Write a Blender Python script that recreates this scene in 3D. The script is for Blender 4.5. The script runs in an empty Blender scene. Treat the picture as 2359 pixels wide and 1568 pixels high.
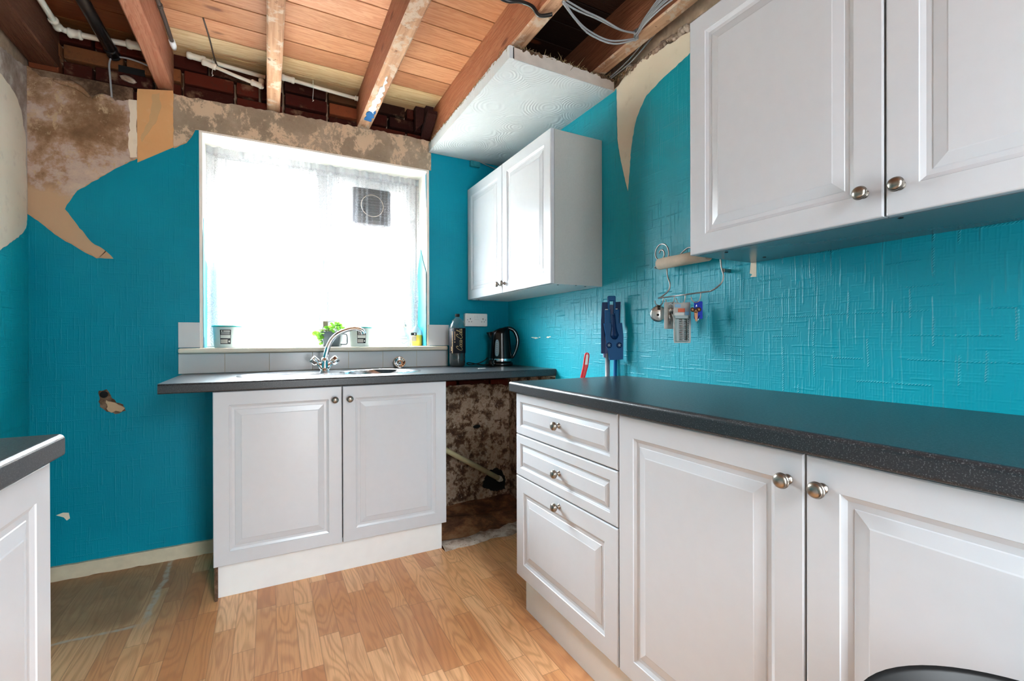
import bpy, bmesh, math, random
from mathutils import Vector, Matrix, noise as mnoise
from mathutils.geometry import tessellate_polygon

random.seed(7)
sc = bpy.context.scene
COL = sc.collection
PI = math.pi

# ------------------------------------------------------------------ camera, light, exposure
YAW = math.radians(-27.912)
cd = bpy.data.cameras.new('camera')
cam = bpy.data.objects.new('camera', cd)
COL.objects.link(cam)
cam.location = (-1.45216, -2.79592, 1.07812)
cam.rotation_euler = (Matrix.Rotation(YAW, 3, 'Z') @ Matrix.Rotation(math.radians(90 - 0.141), 3, 'X')
                      @ Matrix.Rotation(math.radians(-0.153), 3, 'Z')).to_euler()
cd.sensor_width = 36.0
cd.lens = 1061.735 * 36.0 / 2359.0
cd.shift_x = -0.5 / 2359.0
cd.clip_start = 0.02
sc.camera = cam

w = bpy.data.worlds.new('sky')
sc.world = w
w.use_nodes = True
wn = w.node_tree
wn.nodes.clear()
wo = wn.nodes.new('ShaderNodeOutputWorld')
tc = wn.nodes.new('ShaderNodeTexCoord')
sp = wn.nodes.new('ShaderNodeSeparateXYZ')
wn.links.new(tc.outputs['Generated'], sp.inputs[0])


def wrange(sock, a, b, c, d):
    n = wn.nodes.new('ShaderNodeMapRange')
    n.inputs['From Min'].default_value = a
    n.inputs['From Max'].default_value = b
    n.inputs['To Min'].default_value = c
    n.inputs['To Max'].default_value = d
    if sock is not None:
        wn.links.new(sock, n.inputs['Value'])
    return n


bg = wn.nodes.new('ShaderNodeBackground')
bg.inputs['Color'].default_value = (0.87, 0.945, 1.0, 1)

# overcast sky, brighter towards the zenith and on the window side; fill added from below the horizon at the rear
front = wrange(sp.outputs['Z'], 0.12, 0.6, 7.5, 74.0)
rear_up = wrange(sp.outputs['Z'], 0.10, 0.40, 2.4, 14.0)
rear_dn = wrange(sp.outputs['Z'], -0.20, 0.0, 3.5, 0.0)
radd = wn.nodes.new('ShaderNodeMath')
radd.operation = 'ADD'
wn.links.new(rear_up.outputs[0], radd.inputs[0])
wn.links.new(rear_dn.outputs[0], radd.inputs[1])
blend = wrange(sp.outputs['Y'], -0.15, 0.25, 0.0, 1.0)
wn.links.new(radd.outputs[0], blend.inputs['To Min'])
wn.links.new(front.outputs[0], blend.inputs['To Max'])
wn.links.new(blend.outputs[0], bg.inputs['Strength'])
wn.links.new(bg.outputs[0], wo.inputs['Surface'])


def area_light(name, loc, rot, sx, sy, power, color=(1, 1, 1), portal=False):
    ld = bpy.data.lights.new(name, 'AREA')
    ld.shape = 'RECTANGLE'
    ld.size, ld.size_y = sx, sy
    ld.energy = power
    ld.color = color
    if portal:
        ld.cycles.is_portal = True
    o = bpy.data.objects.new(name, ld)
    COL.objects.link(o)
    o.location = loc
    o.rotation_euler = rot
    return o


area_light('window_portal', (-1.155, 0.30, 1.6), (math.radians(-90), 0, 0), 1.2, 1.1, 1, portal=True)
area_light('rear_portal', (-0.92, -3.86, 1.05), (math.radians(90), 0, 0), 0.62, 2.1, 1, portal=True)

sc.view_settings.view_transform = 'Standard'
sc.view_settings.look = 'None'
sc.view_settings.gamma = 1.0
sc.view_settings.use_curve_mapping = False
sc.view_settings.exposure = 1.5
sc.cycles.max_bounces = 10
sc.cycles.transparent_max_bounces = 16
sc.cycles.sample_clamp_indirect = 12.0
sc.cycles.caustics_reflective = False
sc.cycles.caustics_refractive = False


# ------------------------------------------------------------------ material helpers
def lin(c):
    if max(c) > 1.0:
        c = [x / 255.0 for x in c]
    return tuple((x / 12.92 if x <= 0.04045 else ((x + 0.055) / 1.055) ** 2.4) for x in c[:3]) + (1.0,)


class G:
    def __init__(self, name, rough=0.5, metal=0.0, spec=0.5, coat=0.0):
        self.m = bpy.data.materials.new(name)
        self.m.use_nodes = True
        self.t = self.m.node_tree
        self.t.nodes.clear()
        self.out = self.t.nodes.new('ShaderNodeOutputMaterial')
        self.b = self.t.nodes.new('ShaderNodeBsdfPrincipled')
        self.t.links.new(self.b.outputs[0], self.out.inputs[0])
        self.b.inputs['Roughness'].default_value = rough
        self.b.inputs['Metallic'].default_value = metal
        self.b.inputs['Specular IOR Level'].default_value = spec
        self.b.inputs['Coat Weight'].default_value = coat
        self.tcn = None

    def pos(self, kind='Object'):
        if self.tcn is None:
            self.tcn = self.t.nodes.new('ShaderNodeTexCoord')
        return self.tcn.outputs[kind]

    def _in(self, sock, v):
        if v is None:
            return
        if isinstance(v, bpy.types.NodeSocket):
            self.t.links.new(v, sock)
        else:
            try:
                sock.default_value = v
            except Exception:
                sock.default_value = tuple(v) + (1,) if len(v) == 3 else tuple(v)[:3]

    def math(self, op, a, b=None, c=None):
        n = self.t.nodes.new('ShaderNodeMath')
        n.operation = op
        for i, v in enumerate((a, b, c)):
            self._in(n.inputs[i], v)
        return n.outputs[0]

    def vmath(self, op, a, b=None):
        n = self.t.nodes.new('ShaderNodeVectorMath')
        n.operation = op
        self._in(n.inputs[0], a)
        self._in(n.inputs[1], b)
        return n.outputs[0]

    def mix(self, f, a, b, mode='MIX'):
        n = self.t.nodes.new('ShaderNodeMix')
        n.data_type = 'RGBA'
        n.blend_type = mode
        self._in(n.inputs['Factor'], f)
        self._in(n.inputs[6], lin(a) if isinstance(a, (tuple, list)) else a)
        self._in(n.inputs[7], lin(b) if isinstance(b, (tuple, list)) else b)
        return n.outputs[2]

    def ramp(self, f, stops, interp='LINEAR'):
        n = self.t.nodes.new('ShaderNodeValToRGB')
        cr = n.color_ramp
        cr.interpolation = interp
        while len(cr.elements) < len(stops):
            cr.elements.new(0.5)
        for e, (p, c) in zip(cr.elements, stops):
            e.position = p
            e.color = lin(c) if isinstance(c, (tuple, list)) else (c, c, c, 1)
        self._in(n.inputs[0], f)
        return n.outputs[0]

    def smooth(self, v, a, b, lo=0.0, hi=1.0):
        n = self.t.nodes.new('ShaderNodeMapRange')
        n.interpolation_type = 'SMOOTHSTEP'
        self._in(n.inputs['Value'], v)
        n.inputs['From Min'].default_value = a
        n.inputs['From Max'].default_value = b
        n.inputs['To Min'].default_value = lo
        n.inputs['To Max'].default_value = hi
        return n.outputs[0]

    def noise(self, vec, scale, detail=3, rough=0.5, dist=0.0, out='Fac'):
        n = self.t.nodes.new('ShaderNodeTexNoise')
        self._in(n.inputs['Vector'], vec)
        n.inputs['Scale'].default_value = scale
        n.inputs['Detail'].default_value = detail
        n.inputs['Roughness'].default_value = rough
        n.inputs['Distortion'].default_value = dist
        return n.outputs[out]

    def voro(self, vec, scale, feature='F1', out='Distance'):
        n = self.t.nodes.new('ShaderNodeTexVoronoi')
        n.feature = feature
        self._in(n.inputs['Vector'], vec)
        n.inputs['Scale'].default_value = scale
        return n.outputs[out]

    def white(self, vec):
        n = self.t.nodes.new('ShaderNodeTexWhiteNoise')
        n.noise_dimensions = '3D'
        self._in(n.inputs['Vector'], vec)
        return n.outputs['Value']

    def sep(self, vec):
        n = self.t.nodes.new('ShaderNodeSeparateXYZ')
        self._in(n.inputs[0], vec)
        return n.outputs

    def comb(self, x=0.0, y=0.0, z=0.0):
        n = self.t.nodes.new('ShaderNodeCombineXYZ')
        for i, v in enumerate((x, y, z)):
            self._in(n.inputs[i], v)
        return n.outputs[0]

    def attr(self, name='tone', out='Color'):
        n = self.t.nodes.new('ShaderNodeAttribute')
        n.attribute_name = name
        return n.outputs[out]

    def bump(self, h, strength=0.5, dist=0.002):
        n = self.t.nodes.new('ShaderNodeBump')
        n.inputs['Strength'].default_value = strength
        n.inputs['Distance'].default_value = dist
        self._in(n.inputs['Height'], h)
        self.t.links.new(n.outputs[0], self.b.inputs['Normal'])
        return n.outputs[0]

    def color(self, c):
        self._in(self.b.inputs['Base Color'], lin(c) if isinstance(c, (tuple, list)) else c)

    def rough(self, r):
        self._in(self.b.inputs['Roughness'], r)


MAT = {}


def simple(name, c, rough=0.5, metal=0.0, spec=0.5, coat=0.0, grain=0.0, gscale=60, trans=0.0, ior=1.45, alpha=1.0):
    g = G(name, rough, metal, spec, coat)
    if grain:
        n = g.noise(g.pos(), gscale, 3)
        d = [max(0, x * (1 - grain)) for x in c]
        u = [min(255, x * (1 + grain)) for x in c]
        g.color(g.mix(n, d, u))
    else:
        g.color(c)
    if trans:
        g.b.inputs['Transmission Weight'].default_value = trans
        g.b.inputs['IOR'].default_value = ior
    MAT[name] = g.m
    return g.m


simple('cabinet_white', (197, 200, 205), 0.24, spec=0.5, grain=0.012, gscale=30)
simple('carcass_white', (216, 216, 214), 0.45, grain=0.03, gscale=140)
simple('carcass_white_shaded', (176, 178, 175), 0.35, grain=0.03, gscale=140)  # wall cabinet sides: white board with its shade put into the colour
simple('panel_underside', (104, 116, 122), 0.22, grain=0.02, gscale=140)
simple('plinth_cream', (228, 230, 230), 0.5, grain=0.02, gscale=20)
simple('nickel', (150, 143, 134), 0.3, 1.0)
simple('chrome', (215, 218, 220), 0.07, 1.0)
simple('steel', (190, 192, 195), 0.2, 1.0, grain=0.03, gscale=200)
simple('wire_steel', (165, 160, 155), 0.32, 1.0)
simple('upvc', (238, 240, 243), 0.3)
simple('reveal_paint', (236, 231, 222), 0.6, grain=0.05, gscale=9)
simple('sill_cream', (232, 224, 205), 0.45, grain=0.05, gscale=14)
simple('skirting_cream', (205, 192, 165), 0.6, grain=0.08, gscale=25)
simple('socket_white', (232, 232, 230), 0.3)
simple('dark_hole', (12, 10, 9), 0.9)
simple('black_plastic', (14, 14, 15), 0.22)
simple('black_gloss', (6, 6, 7), 0.16, spec=0.3)
simple('rubber_black', (10, 10, 10), 0.5, spec=0.3)
simple('pipe_white', (228, 222, 208), 0.4, grain=0.05, gscale=18)
simple('pipe_cream', (205, 192, 150), 0.45, grain=0.1, gscale=25)
simple('pipe_black', (20, 21, 24), 0.35)
simple('cable_grey', (150, 150, 152), 0.5)
simple('cable_brown', (70, 55, 48), 0.6)
simple('card_tube', (190, 172, 152), 0.85, grain=0.06, gscale=50)
simple('mop_blue', (6, 78, 128), 0.5, spec=0.2)
simple('mop_blue_dark', (4, 42, 84), 0.5, spec=0.2)
simple('mop_lilac', (176, 178, 214), 0.5)
simple('pole_grey', (165, 165, 168), 0.35, 0.6)
simple('red_plastic', (200, 22, 34), 0.3)
simple('label_white', (226, 226, 220), 0.5)
simple('label_black', (22, 24, 26), 0.45)
simple('label_teal', (30, 165, 160), 0.4)
simple('label_orange', (238, 96, 40), 0.5)
simple('label_blue', (140, 190, 220), 0.5)
simple('tag_blue', (0, 52, 190), 0.5, spec=0.2)
simple('gold_print', (214, 190, 130), 0.4)
simple('bronze_print', (196, 160, 120), 0.45)
simple('card_grey', (196, 192, 186), 0.7, grain=0.08, gscale=60)
simple('brass_brown', (120, 84, 58), 0.4, 0.7)
simple('pot_slate', (86, 98, 106), 0.5, 0.3)
simple('leaf_green', (92, 160, 42), 0.5, grain=0.3, gscale=40)
simple('stem_green', (110, 120, 60), 0.6)
simple('wicker', (140, 124, 112), 0.8, grain=0.2, gscale=200)
simple('yellow_soap', (250, 214, 80), 0.25)
simple('cola_liquid', (16, 7, 5), 0.15)
simple('teal_plastic', (20, 128, 140), 0.5)
simple('lid_teal', (26, 170, 165), 0.35)
simple('paving_pale', (206, 198, 186), 0.9, grain=0.1, gscale=3)
simple('lock_steel', (200, 200, 198), 0.32, 1.0)
simple('straw', (150, 128, 92), 0.9, grain=0.3, gscale=80)
simple('debris', (230, 228, 220), 0.6)
simple('sticker', (60, 60, 62), 0.4)


def tub_mat():
    g = G('tub_plastic', 0.35)
    g.color((236, 244, 244))
    tl = g.t.nodes.new('ShaderNodeBsdfTranslucent')
    tl.inputs[0].default_value = lin((236, 246, 246))
    mx = g.t.nodes.new('ShaderNodeMixShader')
    mx.inputs[0].default_value = 0.35
    g.t.links.new(g.b.outputs[0], mx.inputs[1])
    g.t.links.new(tl.outputs[0], mx.inputs[2])
    g.t.links.new(mx.outputs[0], g.out.inputs[0])
    MAT['tub_plastic'] = g.m


tub_mat()


def clear_mat(name, tint, op, rough=0.03):
    g = G(name, rough)
    g.color(tint)
    tr = g.t.nodes.new('ShaderNodeBsdfTransparent')
    tr.inputs[0].default_value = lin(tint)
    gl = g.t.nodes.new('ShaderNodeBsdfGlossy')
    gl.inputs['Roughness'].default_value = rough
    fr = g.t.nodes.new('ShaderNodeFresnel')
    fr.inputs[0].default_value = 1.45
    mx = g.t.nodes.new('ShaderNodeMixShader')
    ge = g.t.nodes.new('ShaderNodeNewGeometry')
    g.t.links.new(g.math('MULTIPLY', fr.outputs[0], g.math('SUBTRACT', 1.0, ge.outputs['Backfacing'])), mx.inputs[0])
    g.t.links.new(tr.outputs[0], mx.inputs[1])
    g.t.links.new(gl.outputs[0], mx.inputs[2])
    m2 = g.t.nodes.new('ShaderNodeMixShader')
    m2.inputs[0].default_value = op
    g.t.links.new(mx.outputs[0], m2.inputs[1])
    g.t.links.new(g.b.outputs[0], m2.inputs[2])
    g.t.links.new(m2.outputs[0], g.out.inputs[0])
    MAT[name] = g.m


clear_mat('glass', (250, 252, 252), 0.0)
clear_mat('clear_plastic', (225, 236, 236), 0.03)
clear_mat('soap_plastic', (215, 226, 230), 0.35)
clear_mat('kettle_window', (150, 165, 172), 0.45, 0.12)


def threads(g, a, b, wa, lb, thr, half, seed):
    """raised threads: columns wa wide running along b, broken into runs about lb long"""
    aa = g.math('DIVIDE', a, wa)
    ia = g.math('FLOOR', aa)
    fa = g.math('ABSOLUTE', g.math('SUBTRACT', g.math('FRACT', aa), 0.5))
    r0 = g.white(g.comb(ia, seed, 0.0))
    bb = g.math('ADD', g.math('DIVIDE', b, lb), g.math('MULTIPLY', r0, 13.0))
    ib = g.math('FLOOR', bb)
    fb = g.math('ABSOLUTE', g.math('SUBTRACT', g.math('FRACT', bb), 0.5))
    r1 = g.white(g.comb(ia, ib, seed + 0.5))
    on = g.math('GREATER_THAN', r1, thr)
    prof = g.smooth(fa, 0.0, half, 1.0, 0.0)
    ends = g.smooth(fb, 0.36, 0.5, 1.0, 0.0)
    return g.math('MULTIPLY', g.math('MULTIPLY', prof, on), ends)


def wallpaper(name, across, col_a, col_b, strength):
    g = G(name, 0.42, spec=0.4 if across == 1 else 0.15)
    s = g.sep(g.pos())
    wob = g.math('MULTIPLY', g.math('SUBTRACT', g.noise(g.pos(), 6, 2), 0.5), 0.012)
    a = g.math('ADD', s[across], wob)
    b = g.math('ADD', s[2], wob)
    fine_v = threads(g, a, b, 0.0065, 0.05, 0.45, 0.45, 1.0)
    fine_h = threads(g, b, a, 0.0075, 0.035, 0.6, 0.45, 2.0)
    mid_v = threads(g, a, b, 0.021, 0.11, 0.55, 0.17, 3.0)
    mid_h = threads(g, b, a, 0.026, 0.07, 0.72, 0.15, 4.0)
    tw = g.math('ADD', 0.65, g.math('MULTIPLY', 0.35, g.math('SINE', g.math('MULTIPLY', g.math('ADD', b, a), 900.0))))
    cord_v = g.math('MULTIPLY', threads(g, a, b, 0.047, 0.085, 0.62, 0.085, 5.0), tw)
    cord_h = g.math('MULTIPLY', threads(g, b, a, 0.062, 0.09, 0.66, 0.06, 6.0), tw)
    h = g.math('ADD', g.math('MULTIPLY', fine_v, 0.16), g.math('MULTIPLY', fine_h, 0.12))
    h = g.math('ADD', h, g.math('ADD', g.math('MULTIPLY', mid_v, 0.4), g.math('MULTIPLY', mid_h, 0.35)))
    h = g.math('ADD', h, g.math('ADD', g.math('MULTIPLY', cord_v, 0.95), g.math('MULTIPLY', cord_h, 0.9)))
    g.bump(h, strength, 0.0022)
    n = g.noise(g.pos(), 2.2, 4)
    g.color(g.mix(g.smooth(n, 0.35, 0.65), col_a, col_b))
    g.rough(g.math('ADD', 0.36, g.math('MULTIPLY', g.noise(g.pos(), 40, 2), 0.14)))
    MAT[name] = g.m


TEAL_A, TEAL_B = (0, 150, 168), (2, 158, 176)
wallpaper('paper_teal_right', 1, TEAL_A, TEAL_B, 0.75)
wallpaper('paper_teal_back', 0, (0, 136, 158), (0, 142, 164), 0.5)
simple('paper_teal_flat', (20, 140, 160), 0.5)


def paper_bare(name, ca, cb, cc, axis=0):
    g = G(name, 0.8, spec=0.2)
    p = g.pos()
    n = g.noise(p, 3.0, 5, 0.6)
    n2 = g.noise(p, 14, 6, 0.65)
    c = g.mix(g.smooth(n, 0.35, 0.65), ca, cb)
    g.color(g.mix(g.smooth(n2, 0.55, 0.72, 0, 0.45), c, cc))
    g.bump(g.noise(p, 90, 3), 0.15, 0.002)
    MAT[name] = g.m


paper_bare('paper_cream', (240, 226, 204), (234, 218, 194), (214, 196, 170))
paper_bare('paper_cream_left', (236, 222, 204), (230, 214, 194), (200, 182, 166))
paper_bare('paper_orange', (226, 174, 120), (218, 164, 110), (230, 190, 144))
paper_bare('paper_pale_orange', (210, 172, 124), (206, 166, 116), (214, 180, 136))
paper_bare('paper_sand', (198, 164, 130), (190, 152, 118), (178, 140, 106))


def plaster(name, stops, scale=5.0, patch=None, patch_col=None, bump=0.4, zfade=None):
    g = G(name, 0.88, spec=0.15)
    p = g.pos()
    n = g.noise(p, scale, 12, 0.72, 0.15)
    c = g.ramp(g.smooth(n, 0.25, 0.75), stops)
    v = g.noise(g.vmath('MULTIPLY', p, (1.0, 1.0, 0.7)), scale * 3.0, 12, 0.78, 0.25)
    v2 = g.noise(g.vmath('ADD', p, (3.1, 1.7, 5.2)), scale * 9, 6, 0.7)
    if patch_col:
        k = g.smooth(v, patch - 0.01, patch + 0.05)
        c = g.mix(k, c, patch_col)
    c = g.mix(g.smooth(v2, 0.6, 0.75, 0, 0.5), c, (70, 52, 40))
    if zfade:
        z = g.sep(p)[2]
        zz = g.math('ADD', z, g.math('MULTIPLY', g.math('SUBTRACT', n, 0.5), 0.35))
        c = g.mix(g.smooth(zz, zfade - 0.03, zfade + 0.03), (196, 164, 132), c)
    g.color(c)
    g.bump(g.math('ADD', n, g.math('MULTIPLY', v, 0.3)), bump, 0.012)
    MAT[name] = g.m


plaster('plaster_brown', [(0.0, (112, 84, 60)), (0.32, (142, 110, 82)), (0.5, (172, 140, 114)), (0.62, (190, 168, 156)), (1.0, (216, 194, 168))],
        3.4, 0.56, (194, 166, 134), 0.35, zfade=1.76)
plaster('plaster_lintel', [(0.0, (138, 122, 104)), (0.45, (158, 142, 122)), (0.7, (172, 156, 136)), (1.0, (196, 174, 150))],
        3.0, 0.505, (212, 188, 160), 0.35)
plaster('plaster_mould', [(0.0, (44, 34, 28)), (0.35, (98, 72, 56)), (0.5, (146, 118, 96)), (0.62, (186, 164, 142)), (1.0, (146, 106, 82))],
        13.0, 0.56, (190, 168, 150), 0.8)
plaster('plaster_left', [(0.0, (120, 100, 88)), (0.4, (168, 150, 140)), (0.6, (196, 184, 176)), (1.0, (214, 204, 192))],
        3.2, None, None, 0.4)
plaster('mud', [(0.0, (62, 40, 28)), (0.4, (112, 74, 52)), (0.6, (142, 96, 64)), (1.0, (176, 130, 94))], 6.0, None, None, 0.8)
plaster('screed', [(0.0, (130, 106, 90)), (0.4, (172, 148, 130)), (0.6, (206, 186, 170)), (1.0, (222, 208, 196))], 12.0, 0.6, (150, 110, 84), 0.9)
plaster('rubble', [(0.0, (58, 42, 32)), (0.4, (92, 70, 54)), (0.6, (124, 98, 78)), (1.0, (160, 134, 110))], 9.0, None, None, 1.0)


def brick_mat():
    g = G('brick', 0.9, spec=0.15)
    p = g.pos()
    t = g.attr()
    n = g.noise(p, 26, 8, 0.7)
    n2 = g.noise(p, 8, 5, 0.6)
    c = g.mix(g.smooth(n, 0.52, 0.72, 0, 0.55), t, (60, 44, 34))
    c = g.mix(g.smooth(n2, 0.56, 0.7, 0, 0.45), c, (170, 136, 106))
    g.color(c)
    g.bump(n, 0.5, 0.006)
    MAT['brick'] = g.m
    simple('mortar', (156, 130, 108), 0.95, grain=0.25, gscale=40)


brick_mat()


def wood_mat(name, axis, tint=None, knots=True, rough=0.6, contrast=1.0, gs=1.0, bumpk=0.25):
    """grain runs along axis (0=x, 1=y)"""
    g = G(name, rough, spec=0.3)
    s = g.sep(g.pos())
    t = g.attr()
    ts = g.sep(t)
    off = g.math('MULTIPLY', ts[0], 37.0)
    al = g.math('ADD', s[axis], off)
    ac = g.math('ADD', s[1 - axis], g.math('MULTIPLY', ts[1], 3.0))
    v = g.comb(g.math('MULTIPLY', al, 0.55 * gs), g.math('MULTIPLY', ac, 6.0 * gs), g.math('MULTIPLY', s[2], 6.0 * gs))
    n = g.noise(v, 3.0, 5, 0.6, 0.6)
    rings = g.math('FRACT', g.math('MULTIPLY', n, 9.0))
    rings = g.smooth(g.math('ABSOLUTE', g.math('SUBTRACT', rings, 0.5)), 0.1, 0.5)
    fine = g.noise(g.comb(g.math('MULTIPLY', al, 4.0), g.math('MULTIPLY', ac, 120.0), g.math('MULTIPLY', s[2], 120.0)), 1.0, 3)
    dark = g.mix(1.0, t, (214, 182, 158), 'MULTIPLY')
    c = g.mix(g.math('MULTIPLY', rings, 0.5 * contrast), t, dark)
    c = g.mix(g.math('MULTIPLY', g.smooth(fine, 0.45, 0.7), 0.4 * contrast), c, dark)
    if knots:
        kv = g.comb(g.math('MULTIPLY', al, 2.6), g.math('MULTIPLY', ac, 7.0), g.math('MULTIPLY', s[2], 7.0))
        k = g.voro(kv, 1.0)
        kk = g.smooth(g.math('ADD', k, g.math('MULTIPLY', g.math('SUBTRACT', fine, 0.5), 0.05)), 0.06, 0.13, 1.0, 0.0)
        c = g.mix(g.math('MULTIPLY', kk, 0.8), c, (96, 46, 22))
    g.color(c)
    g.bump(g.math('ADD', fine, rings), bumpk, 0.0015)
    MAT[name] = g.m


wood_mat('board_wood', 0)
wood_mat('joist_wood', 1, rough=0.8, contrast=0.9, bumpk=0.6)


def joist_under():
    """underside of the joists: flaky plaster and lime left on the wood"""
    g = G('joist_face', 0.85, spec=0.2)
    p = g.pos()
    n = g.noise(p, 11, 7, 0.7, 0.4)
    s = g.sep(p)
    st = g.noise(g.comb(g.math('MULTIPLY', s[0], 60), g.math('MULTIPLY', s[1], 3), g.math('MULTIPLY', s[2], 60)), 1, 4)
    c = g.mix(g.smooth(st, 0.35, 0.65), (158, 116, 88), (186, 146, 116))
    c = g.mix(g.smooth(n, 0.5, 0.58, 0, 0.8), c, (188, 168, 150))
    n3 = g.noise(p, 24, 6, 0.7)
    c = g.mix(g.smooth(n3, 0.6, 0.68, 0, 0.8), c, (96, 62, 44))
    g.color(c)
    g.bump(g.math('ADD', n, n3), 0.7, 0.004)
    MAT['joist_face'] = g.m


joist_under()


def floor_mat():
    g = G('laminate', 0.34, spec=0.5)
    s = g.sep(g.pos())
    W, L = 0.068, 0.42
    xx = g.math('DIVIDE', s[0], W)
    ix = g.math('FLOOR', xx)
    r0 = g.white(g.comb(ix, 3.0, 0.0))
    yy = g.math('ADD', g.math('DIVIDE', s[1], L), g.math('MULTIPLY', r0, 7.3))
    iy = g.math('FLOOR', yy)
    r1 = g.white(g.comb(ix, iy, 1.0))
    r2 = g.white(g.comb(ix, iy, 2.0))
    v = g.comb(g.math('MULTIPLY', g.math('ADD', s[0], g.math('MULTIPLY', r1, 9.0)), 10.0),
               g.math('MULTIPLY', g.math('ADD', s[1], g.math('MULTIPLY', r2, 5.0)), 1.5), g.math('MULTIPLY', r1, 20.0))
    n = g.noise(v, 1.2, 1.5, 0.4, 0.3)
    rings = g.math('FRACT', g.math('MULTIPLY', n, 13.0))
    rings = g.smooth(g.math('ABSOLUTE', g.math('SUBTRACT', rings, 0.5)), 0.16, 0.5)
    fine = g.noise(g.comb(g.math('MULTIPLY', s[0], 260), g.math('MULTIPLY', s[1], 9), r1), 1.0, 3)
    base = g.ramp(r1, [(0.0, (200, 130, 80)), (0.3, (232, 172, 118)), (0.65, (242, 192, 142)), (1.0, (212, 146, 94))])
    c = g.mix(g.math('MULTIPLY', rings, 0.4), base, (176, 112, 68))
    c = g.mix(g.smooth(fine, 0.45, 0.75, 0, 0.45), c, (180, 124, 86))
    fx = g.math('ABSOLUTE', g.math('SUBTRACT', g.math('FRACT', xx), 0.5))
    fy = g.math('ABSOLUTE', g.math('SUBTRACT', g.math('FRACT', yy), 0.5))
    seam = g.math('MAXIMUM', g.smooth(fx, 0.47, 0.495, 0, 0.5), g.smooth(fy, 0.495, 0.499, 0, 0.5))
    c = g.mix(seam, c, (140, 92, 60))
    # grime left where an appliance stood in the corner by the left of the window wall, with its pale outline
    wob = g.math('MULTIPLY', g.math('SUBTRACT', g.noise(g.pos(), 7, 3), 0.5), 0.05)
    xw = g.math('ADD', s[0], wob)
    yw = g.math('ADD', s[1], wob)
    inx = g.smooth(xw, -1.93, -1.86, 1, 0)
    iny = g.smooth(yw, -0.64, -0.52, 0, 1)
    dirt = g.math('MULTIPLY', inx, iny)
    dn = g.noise(g.pos(), 5, 5, 0.6)
    near = g.math('MULTIPLY', g.smooth(xw, -1.62, -1.9, 0, 1), g.smooth(yw, -0.9, -0.3, 0, 1))
    dk = g.math('MAXIMUM', g.math('MULTIPLY', dirt, g.smooth(dn, 0.2, 0.6, 0.5, 0.74)), g.math('MULTIPLY', near, 0.55))
    c = g.mix(dk, c, g.mix(dn, (112, 82, 54), (140, 106, 74)))
    lx = g.math('MULTIPLY', g.smooth(g.math('ABSOLUTE', g.math('ADD', xw, 1.872)), 0.004, 0.016, 1, 0), iny)
    ly = g.math('MULTIPLY', g.smooth(g.math('ABSOLUTE', g.math('ADD', yw, 0.592)), 0.003, 0.012, 1, 0), inx)
    ln = g.math('MULTIPLY', g.math('MAXIMUM', lx, ly), g.smooth(g.noise(g.pos(), 30, 4), 0.3, 0.6, 0.2, 0.75))
    c = g.mix(ln, c, (196, 186, 172))
    g.color(c)
    g.rough(g.math('ADD', 0.3, g.math('MULTIPLY', dk, 0.35)))
    g.bump(g.math('SUBTRACT', g.math('MULTIPLY', fine, 0.3), seam), 0.12, 0.0012)
    MAT['laminate'] = g.m


floor_mat()


def worktop_mat():
    g = G('worktop_laminate', 0.3, spec=0.5)
    p = g.pos()
    n = g.noise(p, 420, 2, 0.6)
    n2 = g.noise(p, 160, 3, 0.6)
    c = g.mix(g.smooth(n, 0.55, 0.72), (30, 34, 38), (104, 106, 108))
    c = g.mix(g.smooth(n2, 0.5, 0.7, 0, 0.5), c, (24, 27, 30))
    g.color(c)
    g.rough(g.math('ADD', 0.26, g.math('MULTIPLY', n2, 0.14)))
    g.bump(n2, 0.05, 0.0005)
    MAT['worktop_laminate'] = g.m


worktop_mat()


def artex_mat():
    g = G('artex', 0.75, spec=0.2)
    s = g.sep(g.pos())
    v = g.comb(s[0], s[1], 0.0)
    d = g.voro(v, 5.6)
    d = g.math('ADD', d, g.math('MULTIPLY', g.noise(v, 9, 2), 0.12))
    rg = g.math('SINE', g.math('MULTIPLY', d, 84.0))
    msk = g.smooth(g.noise(v, 4.5, 2), 0.4, 0.6)
    g.color((200, 204, 206))
    g.bump(g.math('ADD', g.math('MULTIPLY', rg, msk), g.math('MULTIPLY', g.noise(v, 30, 4), 1.2)), 0.32, 0.003)
    MAT['artex'] = g.m
    simple('cut_plaster', (196, 184, 174), 0.85, grain=0.12, gscale=16)


artex_mat()


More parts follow.
